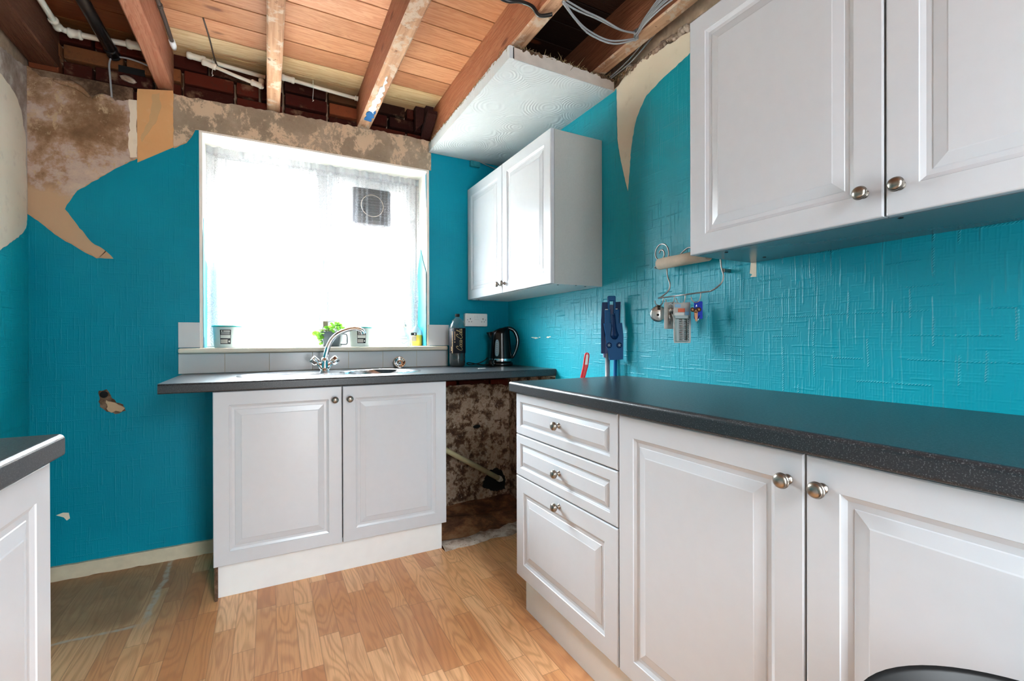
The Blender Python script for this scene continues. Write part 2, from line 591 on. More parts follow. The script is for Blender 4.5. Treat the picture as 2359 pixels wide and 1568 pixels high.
def net_mat():
    g = G('net_curtain', 0.9, spec=0.1)
    p = g.pos()
    s = g.sep(p)
    z = s[2]
    x = s[0]
    # fine mesh + lace flowers near the hem + loop bands
    lacez = g.smooth(z, 1.28, 1.46, 1, 0)
    vv = g.comb(g.math('MULTIPLY', x, 1.0), 0.0, z)
    vo = g.voro(vv, 17.0)
    ring = g.smooth(g.math('ABSOLUTE', g.math('SINE', g.math('MULTIPLY', g.math('ADD', vo, g.math('MULTIPLY', g.noise(vv, 20, 2), 0.25)), 22.0))), 0.3, 0.8)
    spk = g.smooth(g.noise(p, 260, 2), 0.45, 0.6)
    a = g.math('ADD', 0.2, g.math('MULTIPLY', spk, 0.12))
    a = g.math('ADD', a, g.math('MULTIPLY', g.math('MULTIPLY', ring, lacez), 0.38))
    hem = g.math('MAXIMUM', g.smooth(z, 1.135, 1.15, 0.25, 0), g.smooth(z, 2.07, 2.10, 0.0, 0.35))
    a = g.math('MINIMUM', g.math('ADD', a, hem), 0.94)
    # a sheer cloth hides more where its folds turn away
    lw = g.t.nodes.new('ShaderNodeLayerWeight')
    lw.inputs['Blend'].default_value = 0.5
    cosf = g.math('MAXIMUM', g.math('SUBTRACT', 1.0, lw.outputs['Facing']), 0.12)
    a = g.math('SUBTRACT', 1.0, g.math('POWER', g.math('SUBTRACT', 1.0, a), g.math('DIVIDE', 1.0, cosf)))
    df = g.t.nodes.new('ShaderNodeBsdfDiffuse')
    df.inputs[0].default_value = (0.86, 0.88, 0.92, 1)
    tl = g.t.nodes.new('ShaderNodeBsdfTranslucent')
    tl.inputs[0].default_value = (0.10, 0.105, 0.115, 1)
    m1 = g.t.nodes.new('ShaderNodeMixShader')
    m1.inputs[0].default_value = 0.45
    g.t.links.new(df.outputs[0], m1.inputs[1])
    g.t.links.new(tl.outputs[0], m1.inputs[2])
    tr = g.t.nodes.new('ShaderNodeBsdfTransparent')
    m2 = g.t.nodes.new('ShaderNodeMixShader')
    g.t.links.new(a, m2.inputs[0])
    g.t.links.new(tr.outputs[0], m2.inputs[1])
    g.t.links.new(m1.outputs[0], m2.inputs[2])
    g.t.links.new(m2.outputs[0], g.out.inputs[0])
    MAT['net_curtain'] = g.m


net_mat()


def outer_brick():
    g = G('outside_brick', 0.9)
    n = g.t.nodes.new('ShaderNodeTexBrick')
    s = g.sep(g.pos())
    g._in(n.inputs['Vector'], g.comb(s[0], s[2], 0.0))
    n.inputs['Scale'].default_value = 1.0
    n.inputs['Brick Width'].default_value = 0.225
    n.inputs['Row Height'].default_value = 0.075
    n.inputs['Mortar Size'].default_value = 0.006
    n.inputs['Color1'].default_value = lin((150, 124, 104))
    n.inputs['Color2'].default_value = lin((128, 104, 88))
    n.inputs['Mortar'].default_value = lin((190, 184, 174))
    g.color(n.outputs[0])
    MAT['outside_brick'] = g.m


outer_brick()


# ------------------------------------------------------------------ geometry helpers
class MB:
    """collects shapes into one mesh"""

    def __init__(self):
        self.bm = bmesh.new()
        self.lay = self.bm.loops.layers.color.new('tone')
        self.col = (1, 1, 1, 1)
        self.mi = 0

    def faces(self, verts, faces, smooth=False):
        vs = [self.bm.verts.new(v) for v in verts]
        out = []
        for f in faces:
            try:
                fc = self.bm.faces.new([vs[i] for i in f])
            except ValueError:
                continue
            fc.smooth = smooth
            fc.material_index = self.mi
            for l in fc.loops:
                l[self.lay] = self.col
            out.append(fc)
        return vs, out

    def box(self, x0, x1, y0, y1, z0, z1, bev=0.0, mat=None):
        c = [(x0, y0, z0), (x1, y0, z0), (x1, y1, z0), (x0, y1, z0), (x0, y0, z1), (x1, y0, z1), (x1, y1, z1), (x0, y1, z1)]
        if mat:
            c = [mat @ Vector(p) for p in c]
        vs, fs = self.faces(c, [(0, 3, 2, 1), (4, 5, 6, 7), (0, 1, 5, 4), (1, 2, 6, 5), (2, 3, 7, 6), (3, 0, 4, 7)])
        if bev > 0:
            es = list({e for f in fs for e in f.edges})
            r = bmesh.ops.bevel(self.bm, geom=es, offset=bev, segments=2, affect='EDGES', profile=0.5)
            for f in r['faces']:
                f.material_index = self.mi
                for l in f.loops:
                    l[self.lay] = self.col
        return self

    def prism(self, pts, axis, a, b, inset=0.0):
        """extrude a flat outline; pts in the two other axes (in order), from a to b along axis (b is the visible face)"""
        def P(u, v, t):
            r = [u, v]
            r.insert(axis, t)
            return tuple(r)
        n = len(pts)
        v = [P(u, q, a) for u, q in pts] + [P(u, q, b) for u, q in pts]
        tri = tessellate_polygon([[Vector((u, q, 0)) for u, q in pts]])
        fs = [tuple(i + n for i in t) for t in tri] + [tuple(reversed(t)) for t in tri]
        fs += [(i, (i + 1) % n, n + (i + 1) % n, n + i) for i in range(n)]
        self.faces(v, fs)
        return self

    def rings(self, loops, cap0=True, cap1=True, smooth=True, close=True):
        """loft between equal-count loops of points"""
        n = len(loops[0])
        v = [p for L in loops for p in L]
        fs = []
        for i in range(len(loops) - 1):
            for j in range(n if close else n - 1):
                k = (j + 1) % n
                fs.append((i * n + j, i * n + k, (i + 1) * n + k, (i + 1) * n + j))
        vs, out = self.faces(v, fs, smooth)
        for cap, off in ((cap0, 0), (cap1, (len(loops) - 1) * n)):
            if cap:
                try:
                    f = self.bm.faces.new([vs[off + j] for j in range(n)])
                    f.material_index = self.mi
                    for l in f.loops:
                        l[self.lay] = self.col
                except ValueError:
                    pass
        return self

    def lathe(self, prof, origin=(0, 0, 0), axis=(0, 0, 1), seg=28, cap0=True, cap1=True, sx=1.0, sy=1.0):
        ax = Vector(axis).normalized()
        q = Vector((0, 0, 1)).rotation_difference(ax)
        o = Vector(origin)
        L = []
        for r, h in prof:
            L.append([o + q @ Vector((r * sx * math.cos(2 * PI * i / seg), r * sy * math.sin(2 * PI * i / seg), h)) for i in range(seg)])
        return self.rings(L, cap0, cap1)

    def tube(self, pts, r, seg=10, smooth_pts=0, cap=True):
        pts = [Vector(p) for p in pts]
        rs = r if isinstance(r, (list, tuple)) else [r] * len(pts)
        if smooth_pts:
            q, qr = [], []
            for i in range(len(pts) - 1):
                p0 = pts[max(i - 1, 0)]
                p1, p2 = pts[i], pts[i + 1]
                p3 = pts[min(i + 2, len(pts) - 1)]
                for k in range(smooth_pts):
                    t = k / smooth_pts
                    q.append(0.5 * ((2 * p1) + (-p0 + p2) * t + (2 * p0 - 5 * p1 + 4 * p2 - p3) * t * t + (-p0 + 3 * p1 - 3 * p2 + p3) * t ** 3))
                    qr.append(rs[i] * (1 - t) + rs[i + 1] * t)
            q.append(pts[-1])
            qr.append(rs[-1])
            pts, rs = q, qr
        L = []
        prev = None
        for i, p in enumerate(pts):
            a = pts[max(i - 1, 0)]
            b = pts[min(i + 1, len(pts) - 1)]
            t = (b - a)
            t = t.normalized() if t.length > 1e-9 else Vector((0, 0, 1))
            if prev is None:
                up = Vector((0, 0, 1)) if abs(t.z) < 0.9 else Vector((1, 0, 0))
                n = t.cross(up).normalized()
            else:
                n = (prev - t * prev.dot(t)).normalized()
            prev = n
            bb = t.cross(n)
            L.append([p + (n * math.cos(2 * PI * k / seg) + bb * math.sin(2 * PI * k / seg)) * rs[i] for k in range(seg)])
        return self.rings(L, cap, cap)

    def build(self, name, mats, parent=None, matrix=None, fix=True):
        if fix:
            bmesh.ops.recalc_face_normals(self.bm, faces=self.bm.faces)
        me = bpy.data.meshes.new(name)
        self.bm.to_mesh(me)
        self.bm.free()
        for m in (mats if isinstance(mats, (list, tuple)) else [mats]):
            me.materials.append(MAT[m])
        o = bpy.data.objects.new(name, me)
        COL.objects.link(o)
        if parent is not None:
            o.parent = parent
        if matrix is not None:
            o.matrix_local = matrix
        return o


def tag(o, label=None, cat=None, group=None, kind=None):
    for k, v in (('label', label), ('category', cat), ('group', group), ('kind', kind)):
        if v:
            o[k] = v
    return o


def empty(name, loc=(0, 0, 0), rz=0.0, **kw):
    o = bpy.data.objects.new(name, None)
    COL.objects.link(o)
    o.location = loc
    o.rotation_euler = (0, 0, rz)
    o.empty_display_size = 0.05
    tag(o, **kw)
    return o


def copy_tree(o, parent=None):
    c = o.copy()
    COL.objects.link(c)
    c.parent = parent
    for ch in list(o.children):
        copy_tree(ch, c)
    return c


def jag(pts, step=0.02, amp=0.004, keep=(), seed=1, closed=False):
    """roughen an outline as torn paper or broken plaster; edges between indices in keep stay straight"""
    rnd = random.Random(seed)
    out = []
    n = len(pts)
    for i in range(n if closed else n - 1):
        a = Vector(pts[i])
        b = Vector(pts[(i + 1) % n])
        out.append(tuple(a))
        if i in keep:
            continue
        d = (b - a).length
        k = int(d / step)
        nn = Vector((-(b - a).y, (b - a).x)).normalized() if d > 0 else Vector((0, 0))
        for j in range(1, k):
            t = j / k + rnd.uniform(-0.2, 0.2) / k
            p = a.lerp(b, t) + nn * rnd.uniform(-amp, amp)
            out.append(tuple(p))
    if not closed:
        out.append(tuple(pts[-1]))
    return out


# ================================================================== THE SETTING
XL, XR, YB = -2.387, 0.0, -3.7          # left wall, right wall, how far the room runs behind
WX0, WX1, WZ0, WZ1 = -1.755, -0.562, 1.035, 2.137   # window opening
BRICKS = [(128, 76, 60), (140, 88, 70), (112, 68, 56), (148, 110, 86), (130, 80, 64), (104, 74, 60), (154, 124, 98), (120, 72, 60)]


def brick_band(mb, x0, x1, z0, z1, yf, skip=None, seed=3, mort=True):
    rnd = random.Random(seed)
    z = z0
    row = 0
    while z < z1 - 0.01:
        h = min(0.065, z1 - z)
        x = x0 - (0.11 if row % 2 else 0.0)
        while x < x1:
            L = 0.215 if rnd.random() > 0.25 else 0.103
            a, b = max(x, x0), min(x + L, x1)
            if b - a > 0.02 and not (skip and skip(0.5 * (a + b), z)):
                c = rnd.choice(BRICKS)
                k = rnd.uniform(0.95, 1.32)
                mb.col = lin([min(255, q * k) for q in c])
                dy = rnd.uniform(-0.006, 0.006)
                mb.box(a, b - 0.002, yf + dy, yf + 0.08, z + rnd.uniform(0, .003), z + h - rnd.uniform(0, .003), bev=0.005)
            x += L + 0.011
        z += 0.076
        row += 1


# --- floor
f = MB()
f.box(XL - 0.1, XR + 0.1, YB, -0.60, -0.06, 0.0)
f.box(XL - 0.1, -0.90, -0.60, 0.1, -0.06, 0.0)
tag(f.build('floor', 'laminate'), 'oak strip laminate floor running towards the window', 'floor', kind='structure')
# bare ground in the corner where the laminate stops
g_ = MB()
nx, ny = 44, 30
vs = []
for j in range(ny + 1):
    for i in range(nx + 1):
        x = -0.92 + (0.92 + 0.02) * i / nx
        y = -0.66 + 0.68 * j / ny
        hh = mnoise.fractal(Vector((x * 5, y * 5, 2)), 1.0, 2.1, 5)
        z = -0.004 + 0.012 * hh
        t = max(0.0, min(1.0, (y + 0.40) / 0.35))
        z += 0.045 * t * t * (0.6 + 0.6 * mnoise.noise(Vector((x * 4, y * 4, 7))))
        z += 0.02 * max(0, 1 - abs(y + 0.27 + 0.1 * mnoise.noise(Vector((x * 3, 1, 0)))) / 0.1)
        if y < -0.56:
            z = min(z, -0.008)
        vs.append((x, y, z))
fs = [(j * (nx + 1) + i, j * (nx + 1) + i + 1, (j + 1) * (nx + 1) + i + 1, (j + 1) * (nx + 1) + i) for j in range(ny) for i in range(nx)]
g_.faces(vs, fs, True)
mud = tag(g_.build('floor_bare_ground', 'mud'), 'dark brown bare earthy floor in the corner beside the sink cabinet', 'floor', kind='structure')
# broken pale screed edge between laminate and bare ground
s_ = MB()
rnd = random.Random(5)
edge = []
for i in range(25):
    x = -0.66 + 0.66 * i / 24
    edge.append((x, -0.575 + 0.05 * (x + 0.66) / 0.66 + 0.03 * mnoise.noise(Vector((x * 9, 0, 0)))))
back = [(x, y + 0.125 + 0.05 * mnoise.noise(Vector((x * 7, 5, 0)))) for x, y in edge]
n = len(edge)
L = []
for k in range(7):
    t = k / 6
    L.append([(a[0] + (b[0] - a[0]) * t, a[1] + (b[1] - a[1]) * t,
               0.001 + (0.012 * math.sin(PI * t) ** 0.6 if 0 < t < 1 else -0.004) + (0.012 * mnoise.noise(Vector((a[0] * 30, t * 5, 3))) if 0 < t < 1 else 0))
              for a, b in zip(edge, back)])
s_.rings(L, False, False, True, close=False)
s_.build('screed_edge', 'screed', mud)
# laminate patch in front of the bare ground
p_ = MB()
p_.prism([(-0.90, -0.60)] + [(XR + 0.1, -0.60), (XR + 0.1, -0.53)] + [(x, y + 0.02) for x, y in reversed(edge)] + [(-0.665, -0.505), (-0.90, -0.505)], 2, -0.05, 0.0)
lam = bpy.data.objects['floor']
p_.build('floor_strip', 'laminate', lam)

# --- window wall (back): masonry, then bricks, plaster, paper
wb = MB()
wb.box(XL - 0.3, WX0, 0.075, 0.30, 0, 2.75)
wb.box(WX1, XR + 0.3, 0.075, 0.30, 0, 2.75)
wb.box(WX0, WX1, 0.075, 0.30, 0, WZ0)
wb.box(WX0, WX1, 0.075, 0.30, WZ1, 2.75)
wall_back = tag(wb.build('wall_back', 'mortar'), 'wall with the window, brick above, torn turquoise paper below', 'wall', kind='structure')
bb = MB()


def hole(x, z):
    return -2.105 < x < -1.965 and 2.30 < z < 2.40


brick_band(bb, XL, -0.50, 2.137, 2.52, 0.012, skip=hole, seed=11)
brick_band(bb, -0.70, XR, 0.746, 0.87, 0.006, seed=4)
bb.build('brickwork', 'brick', wall_back)
mb = MB()
mb.box(XL, -2.02, 0.004, 0.03, 2.125, 2.285)
rb = mb.build('rubble_fill', 'rubble', wall_back)
# hole in the brickwork: dark recess and a loose lump
mb = MB()
mb.box(-2.075, -1.975, 0.01, 0.02, 2.30, 2.385)
mb.build('wall_hole', 'dark_hole', wall_back)
mb = MB()
mb.lathe([(0.001, -0.012), (0.02, -0.008), (0.026, 0.0), (0.016, 0.01), (0.001, 0.014)], (-2.035, -0.005, 2.318), (0.2, 0, 1), 9, sx=1.3)
mb.build('brick_lump', 'screed', wall_back)

top_l = [(-2.387, 2.29), (-2.34, 2.252), (-2.283, 2.262), (-2.258, 2.238), (-2.224, 2.243), (-2.186, 2.222), (-2.164, 2.196),
         (-2.137, 2.224), (-2.109, 2.221), (-2.085, 2.208), (-2.004, 2.228)]
pl = jag(top_l, 0.012, 0.003, seed=2) + [(-1.995, 2.228), (-1.995, 0.0), (-2.387, 0.0)]
mb = MB()
mb.prism(pl, 1, 0.02, 0.0)
mb.prism([(-1.995, 0.0), (-1.995, 2.25), (-1.862, 2.285), (-1.862, 0.0)], 1, 0.02, 0.0)
mb.prism([(-1.862, 0.0), (-1.862, 2.10), (WX0, 2.137), (WX0, 0.0)], 1, 0.02, 0.0)
mb.build('plaster_left_of_window', 'plaster_brown', wall_back)
# bulging broken lip of plaster along the top
mb = MB()
mb.tube([(-2.30, 0.0, 2.250), (-2.27, -0.004, 2.243), (-2.235, -0.004, 2.243), (-2.205, -0.004, 2.228), (-2.175, -0.002, 2.20)], [0.006, 0.012, 0.015, 0.013, 0.006], 8, 4)
mb.tube([(-2.165, 0.0, 2.195), (-2.135, -0.004, 2.212), (-2.105, -0.002, 2.212), (-2.085, 0.002, 2.20)], [0.006, 0.014, 0.013, 0.005], 8, 4)
mb.build('plaster_lip', 'plaster_brown', wall_back)
# lintel render over the window
top_r = [(-1.862, 2.296), (-1.80, 2.29), (-1.679, 2.297), (-1.484, 2.305), (-1.273, 2.312), (-0.996, 2.316), (-0.716, 2.322), (-0.552, 2.318)]
mb = MB()
tr_ = jag(top_r, 0.02, 0.004, seed=9)
mb.prism([(-1.862, 2.02)] + [q for q in tr_ if q[0] < -1.762] + [(WX0, 2.30), (WX0, 2.05)], 1, 0.03, -0.0005)
mb.prism([(WX0, 2.137), (WX0, 2.296)] + [q for q in tr_ if q[0] > -1.74] + [(-0.545, 2.318), (-0.545, 2.137)], 1, 0.03, -0.004)
mb.build('lintel_render', 'plaster_lintel', wall_back)
# below and right of the window
mb = MB()
mb.box(WX0, WX1, 0.0, 0.03, 0.0, WZ0)
mb.box(WX1, XR, 0.0, 0.03, 0.86, 2.247)
mb.build('plaster_under_sill', 'plaster_brown', wall_back)
mb = MB()
mouldtop = jag([(-0.70, 0.765), (-0.55, 0.772), (-0.40, 0.78), (-0.25, 0.785), (-0.12, 0.775), (0.0, 0.765)], 0.02, 0.006, seed=8)
mb.prism([(-0.70, -0.02)] + mouldtop + [(0.0, -0.02)], 1, 0.02, -0.006)
mb.build('mouldy_plaster', 'plaster_mould', wall_back)
mb = MB()
mb.prism(jag([(-0.20, 0.10), (-0.185, 0.16), (-0.15, 0.205), (-0.10, 0.215), (-0.055, 0.19), (-0.035, 0.14), (-0.03, 0.06), (-0.12, 0.06)], 0.012, 0.006, seed=19, closed=True), 1, -0.006, -0.0085)
mb.build('pipe_hole', 'dark_hole', wall_back)
mb = MB()
mb.lathe([(0.001, 0), (0.02, 0.0), (0.021, 0.002)], (-0.24, -0.0085, 0.505), (0, 1, 0), 14, sx=1.3, sy=0.55, cap1=True)
mb.build('pipe_hole', 'dark_hole', wall_back)

# torn turquoise paper left of the window
tear = [(-2.387, 1.636), (-2.342, 1.599), (-2.286, 1.547), (-2.219, 1.500), (-2.155, 1.459), (-2.093, 1.462), (-2.127, 1.502),
        (-2.171, 1.532), (-2.219, 1.603), (-2.263, 1.673), (-2.248, 1.708), (-2.221, 1.762), (-2.180, 1.798), (-2.114, 1.859),
        (-2.030, 1.930), (-2.001, 1.950), (-1.930, 1.995), (-1.864, 2.048), (-1.860, 2.025), (-1.808, 2.061), (-1.785, 2.100), (-1.772, 2.134), (-1.757, 2.137)]
tj = jag(tear, 0.014, 0.0022, seed=21)
mb = MB()
mb.prism(tj + [(-1.757, 1.03), (-1.60, 1.03), (-1.60, 0.02), (-2.387, 0.02)], 1, -0.0006, -0.0028)
paper_l = mb.build('wallpaper_left_of_window', 'paper_teal_back', wall_back)
mb = MB()
mb.prism([(-1.862, 0.02), (-1.862, 2.018), (-1.808, 2.053), (-1.787, 2.092), (-1.775, 2.124), (-1.757, 2.130), (-1.757, 1.03), (-1.60, 1.03), (-1.60, 0.02)], 1, -0.0027, -0.0037)
mb.build('wallpaper_drop', 'paper_teal_back', wall_back)
# thin pale torn backing showing along the tear
mb = MB()
tl = [(x, z + 0.0045) for x, z in jag(tear, 0.010, 0.0038, seed=22)]
mb.prism(tl + [(-1.77, 1.9), (-2.2, 1.40), (-2.387, 1.5)], 1, 0.0, -0.0012)
mb.build('torn_paper_edge', 'paper_sand', wall_back)
# strips of older paper
mb = MB()
mb.prism(jag([(-2.002, 1.93), (-2.003, 2.24), (-2.001, 2.283), (-1.862, 2.309), (-1.861, 2.03)], 0.02, 0.002, keep=(0, 2), seed=5), 1, 0.0, -0.0035)
mb.build('orange_paper_strip', 'paper_orange', wall_back)
mb = MB()
mb.prism(jag([(-1.945, 2.27), (-1.915, 2.285), (-1.91, 2.21), (-1.925, 2.15), (-1.95, 2.10), (-1.985, 2.03), (-1.99, 2.05), (-1.96, 2.13), (-1.95, 2.18)], 0.015, 0.003, seed=15, closed=True), 1, -0.0036, -0.0042)
mb.build('pale_orange_patch', 'paper_pale_orange', wall_back)
mb = MB()
mb.prism(jag([(-2.035, 2.225), (-2.004, 2.228), (-2.004, 1.955), (-2.03, 1.95), (-2.037, 2.02), (-2.03, 2.12)], 0.02, 0.004, seed=16, closed=True), 1, 0.0, -0.0015)
mb.build('pale_paper_strip', 'paper_cream', wall_back)
# chipped hole in the paper, showing an old pipe stub
mb = MB()
mb.prism(jag([(-2.148, 0.845), (-2.12, 0.85), (-2.105, 0.82), (-2.085, 0.785), (-2.06, 0.775), (-2.05, 0.745), (-2.09, 0.732), (-2.12, 0.745), (-2.145, 0.77)], 0.012, 0.004, seed=31, closed=True), 1, 0.0, -0.0032)
mb.build('chipped_hole', 'rubble', wall_back)
mb = MB()
mb.lathe([(0.001, 0), (0.014, 0), (0.016, 0.003)], (-2.13, -0.006, 0.826), (0, 1, 0), 14)
mb.build('hole_recess', 'dark_hole', wall_back)
mb = MB()
mb.prism(jag([(-2.12, 0.80), (-2.10, 0.79), (-2.075, 0.775), (-2.052, 0.758), (-2.065, 0.742), (-2.085, 0.748), (-2.10, 0.74), (-2.118, 0.76)], 0.01, 0.004, seed=32, closed=True), 1, -0.003, -0.014)
mb.build('loose_plaster_flake', 'plaster_brown', wall_back)
mb = MB()
mb.prism([(-2.298, 0.292), (-2.275, 0.30), (-2.255, 0.296), (-2.251, 0.27), (-2.262, 0.262), (-2.272, 0.278)], 1, 0.0, -0.003)
mb.build('small_tear', 'paper_cream', wall_back)
# paper right of the window
mb = MB()
mb.prism([(WX1 + 0.004, 0.87), (WX1 + 0.004, 2.14), (-0.547, 2.14), (-0.547, 2.2475), (XR, 2.2475), (XR, 0.87)], 1, 0.0, -0.0022)
mb.build('wallpaper_right_of_window', 'paper_teal_back', wall_back)

# window reveal
rv = MB()
rv.prism([(WX0 - 0.001, -0.003), (WX0 + 0.012, 0.0), (WX0 + 0.004, 0.295), (WX0 - 0.03, 0.295), (WX0 - 0.03, 0.02)], 2, WZ0, WZ1)
rv.prism([(WX1 + 0.001, -0.003), (WX1 - 0.012, 0.0), (WX1 - 0.016, 0.295), (WX1 + 0.03, 0.295), (WX1 + 0.03, 0.02)], 2, WZ0, WZ1)
rv.box(WX0 - 0.0, WX1 + 0.0, -0.0035, 0.295, WZ1 - 0.010, WZ1 + 0.03)
trim1 = tag(rv.build('trim_1', 'reveal_paint'), 'cream painted reveal lining the window opening', 'window reveal', kind='structure')
mb = MB()   # turquoise paper left on the reveal sides
mb.prism([(0.0, 1.04), (0.0, 1.60), (0.03, 1.74), (0.055, 1.80), (0.06, 1.70), (0.085, 1.5), (0.19, 1.48), (0.19, 1.04)], 0, WX0 + 0.0125, WX0 + 0.0145)
mb.prism([(0.0, 1.04), (0.0, 1.50), (0.05, 1.56), (0.11, 1.66), (0.14, 1.60), (0.19, 1.5), (0.19, 1.04)], 0, WX1 - 0.0165, WX1 - 0.0185)
mb.prism([(0.0, 1.9), (0.0, 2.118), (0.02, 2.11), (0.012, 2.0)], 0, WX1 - 0.0122, WX1 - 0.0142)
mb.build('reveal_paper', 'paper_teal_flat', trim1)
mb = MB()
mb.prism([(0.02, 1.845), (0.035, 1.80), (0.03, 1.73), (0.02, 1.70), (0.012, 1.76)], 0, WX0 + 0.0125, WX0 + 0.015)
mb.build('bare_brick_chip', 'brick', trim1)
# window sill with rounded nosing
sl = MB()
sl.box(WX0 + 0.004, WX1 - 0.004, -0.002, 0.215, WZ0 - 0.022, WZ0 + 0.003)
sl.box(-1.842, -0.450, -0.042, 0.0, WZ0 - 0.022, WZ0 + 0.003, bev=0.007)
tag(sl.build('window_sill', 'sill_cream'), 'cream painted window sill board with rounded front edge', 'window sill', kind='structure')

# the window itself
WY = 0.215
win = tag(empty('window_1', (0, 0, 0)), 'white two-light window behind the net curtain', 'window', kind='structure')
mb = MB()
fx0, fx1, fz0, fz1 = WX0 + 0.004, WX1 - 0.016, WZ0 + 0.003, WZ1 - 0.01


def frame_rect(mb, x0, x1, z0, z1, t, y0, y1, bev=0.006):
    mb.box(x0, x0 + t, y0, y1, z0, z1, bev)
    mb.box(x1 - t, x1, y0, y1, z0, z1, bev)
    mb.box(x0 + t, x1 - t, y0, y1, z0, z0 + t, bev)
    mb.box(x0 + t, x1 - t, y0, y1, z1 - t, z1, bev)


frame_rect(mb, fx0, fx1, fz0, fz1, 0.055, WY, WY + 0.07)
mb.box(-1.19, -1.12, WY, WY + 0.07, fz0 + 0.055, fz1 - 0.055, 0.006)
mb.box(fx0 + 0.05, fx1 - 0.05, WY - 0.022, WY, fz0 + 0.0, fz0 + 0.03, 0.005)
mb.build('window_frame', 'upvc', win)
mb = MB()
frame_rect(mb, fx0 + 0.045, -1.18, fz0 + 0.045, fz1 - 0.045, 0.05, WY - 0.016, WY + 0.04)
mb.build('sash', 'upvc', win)
mb = MB()
frame_rect(mb, -1.13, fx1 - 0.045, fz0 + 0.045, fz1 - 0.045, 0.05, WY - 0.016, WY + 0.04)
sash2 = mb.build('sash', 'upvc', win)
for x0, x1 in ((fx0 + 0.09, -1.225), (-1.085, fx1 - 0.09)):
    mb = MB()
    mb.box(x0, x1, WY + 0.012, WY + 0.018, fz0 + 0.09, fz1 - 0.09)
    mb.build('pane', 'glass', win)
mb = MB()
mb.box(-1.165, -1.145, WY - 0.03, WY - 0.012, 1.50, 1.53, 0.004)
mb.box(-1.162, -1.148, WY - 0.045, WY - 0.03, 1.46, 1.56, 0.004)
mb.build('window_handle', 'upvc', sash2)

# --- right wall
wr = MB()
wr.box(XR + 0.012, XR + 0.25, YB, 0.08, 0, 2.75)
wall_right = tag(wr.build('wall_right', 'mortar'), 'long turquoise papered wall on the right', 'wall', kind='structure')
mb = MB()
tp = jag([(0.0, 2.262), (-0.55, 2.262), (-1.108, 2.262), (-1.20, 2.305), (-1.331, 2.297), (-1.527, 2.272), (-1.9, 2.28), (-2.6, 2.27), (YB, 2.28)], 0.02, 0.006, seed=41)
mb.prism([(0.0, 0.86)] + tp + [(YB, 0.0), (-1.25, 0.0), (-0.59, 0.0), (-0.59, 0.86)], 0, 0.013, 0.0)
mb.build('plaster_right', 'paper_cream', wall_right)
mb = MB()
mb.prism([(0.0, 0.86), (-0.59, 0.86), (-0.59, -0.02), (0.0, -0.02)], 0, 0.013, 0.0)
mb.build('mouldy_plaster', 'plaster_mould', wall_right)
peelL = [(-1.108, 2.256), (-1.112, 2.10), (-1.114, 2.017), (-1.137, 1.907), (-1.160, 1.830), (-1.187, 1.746)]
peelR = [(-1.187, 1.746), (-1.200, 1.850), (-1.21, 1.941), (-1.228, 2.014), (-1.245, 2.060), (-1.268, 2.093), (-1.305, 2.131), (-1.404, 2.160), (-1.527, 2.182), (-1.62, 2.235), (-1.68, 2.27)]
mb = MB()
mb.prism([(0.0, 0.87), (0.0, 2.2475)] + [(-1.10, 2.2475)] + jag(peelL, 0.014, 0.0012, seed=42) + jag(peelR, 0.014, 0.0018, seed=43)[1:] + [(YB, 2.27), (YB, 0.0), (-1.0, 0.0), (-0.585, 0.0), (-0.585, 0.87)], 0, 0.0, -0.0022)
mb.build('wallpaper_right', 'paper_teal_right', wall_right)
mb = MB()
for (y, z, a, b) in ((-0.33, 1.089, 0.028, 0.003), (-0.37, 1.086, 0.03, 0.005), (-0.415, 1.09, 0.02, 0.003), (-0.505, 1.09, 0.018, 0.005), (-0.53, 1.093, 0.012, 0.003)):
    mb.prism(jag([(y - a, z), (y, z + b), (y + a, z), (y, z - b)], 0.006, 0.0015, seed=int(-y * 1000), closed=True), 0, -0.002, -0.0028)
mb.prism([(-1.792, 1.336), (-1.788, 1.30), (-1.797, 1.296), (-1.79, 1.288), (-1.812, 1.286), (-1.812, 1.336)], 0, -0.002, -0.003)
mb.build('paper_scuffs', 'paper_cream', wall_right)
# ragged broken top edge of the right wall
mb = MB()
rnd = random.Random(12)
for i in range(46):
    y = -1.12 - i * 0.019
    z = 2.302 - 0.03 * max(0, (-y - 1.3)) + rnd.uniform(-0.008, 0.006)
    r = rnd.uniform(0.008, 0.017)
    mb.lathe([(0.001, -r), (r * 0.8, -r * 0.5), (r, 0), (r * 0.7, r * 0.6), (0.001, r)], (0.008 + rnd.uniform(-.006, .006), y, z), (rnd.uniform(-1, 1), rnd.uniform(-1, 1), rnd.uniform(-1, 1)), 7, sx=rnd.uniform(0.8, 1.7))
mb.build('broken_plaster_edge', 'screed', wall_right)

# --- left wall
wl = MB()
wl.box(XL - 0.25, XL - 0.012, YB, 0.08, 0, 2.75)
wall_left = tag(wl.build('wall_left', 'mortar'), 'left wall, bare cream above a torn turquoise papered lower part', 'wall', kind='structure')
mb = MB()
tp = jag([(0.0, 2.285), (-0.10, 2.262), (-0.25, 2.245), (-0.6, 2.26), (-1.4, 2.25), (YB, 2.27)], 0.016, 0.007, seed=51)
mb.prism([(0.0, 0.0)] + tp + [(YB, 0.0)], 0, XL - 0.013, XL)
mb.build('plaster_left', 'plaster_left', wall_left)
mb = MB()
tp = jag([(-0.012, 1.60), (-0.015, 1.95), (-0.05, 2.05), (-0.09, 2.10), (-0.14, 2.12), (-0.22, 2.138), (-0.6, 2.15), (YB, 2.15)], 0.02, 0.006, seed=52)
mb.prism([(-0.001, 1.40)] + tp + [(YB, 1.2)], 0, XL, XL + 0.0014)
mb.build('bare_paper_left', 'paper_cream_left', wall_left)
mb = MB()
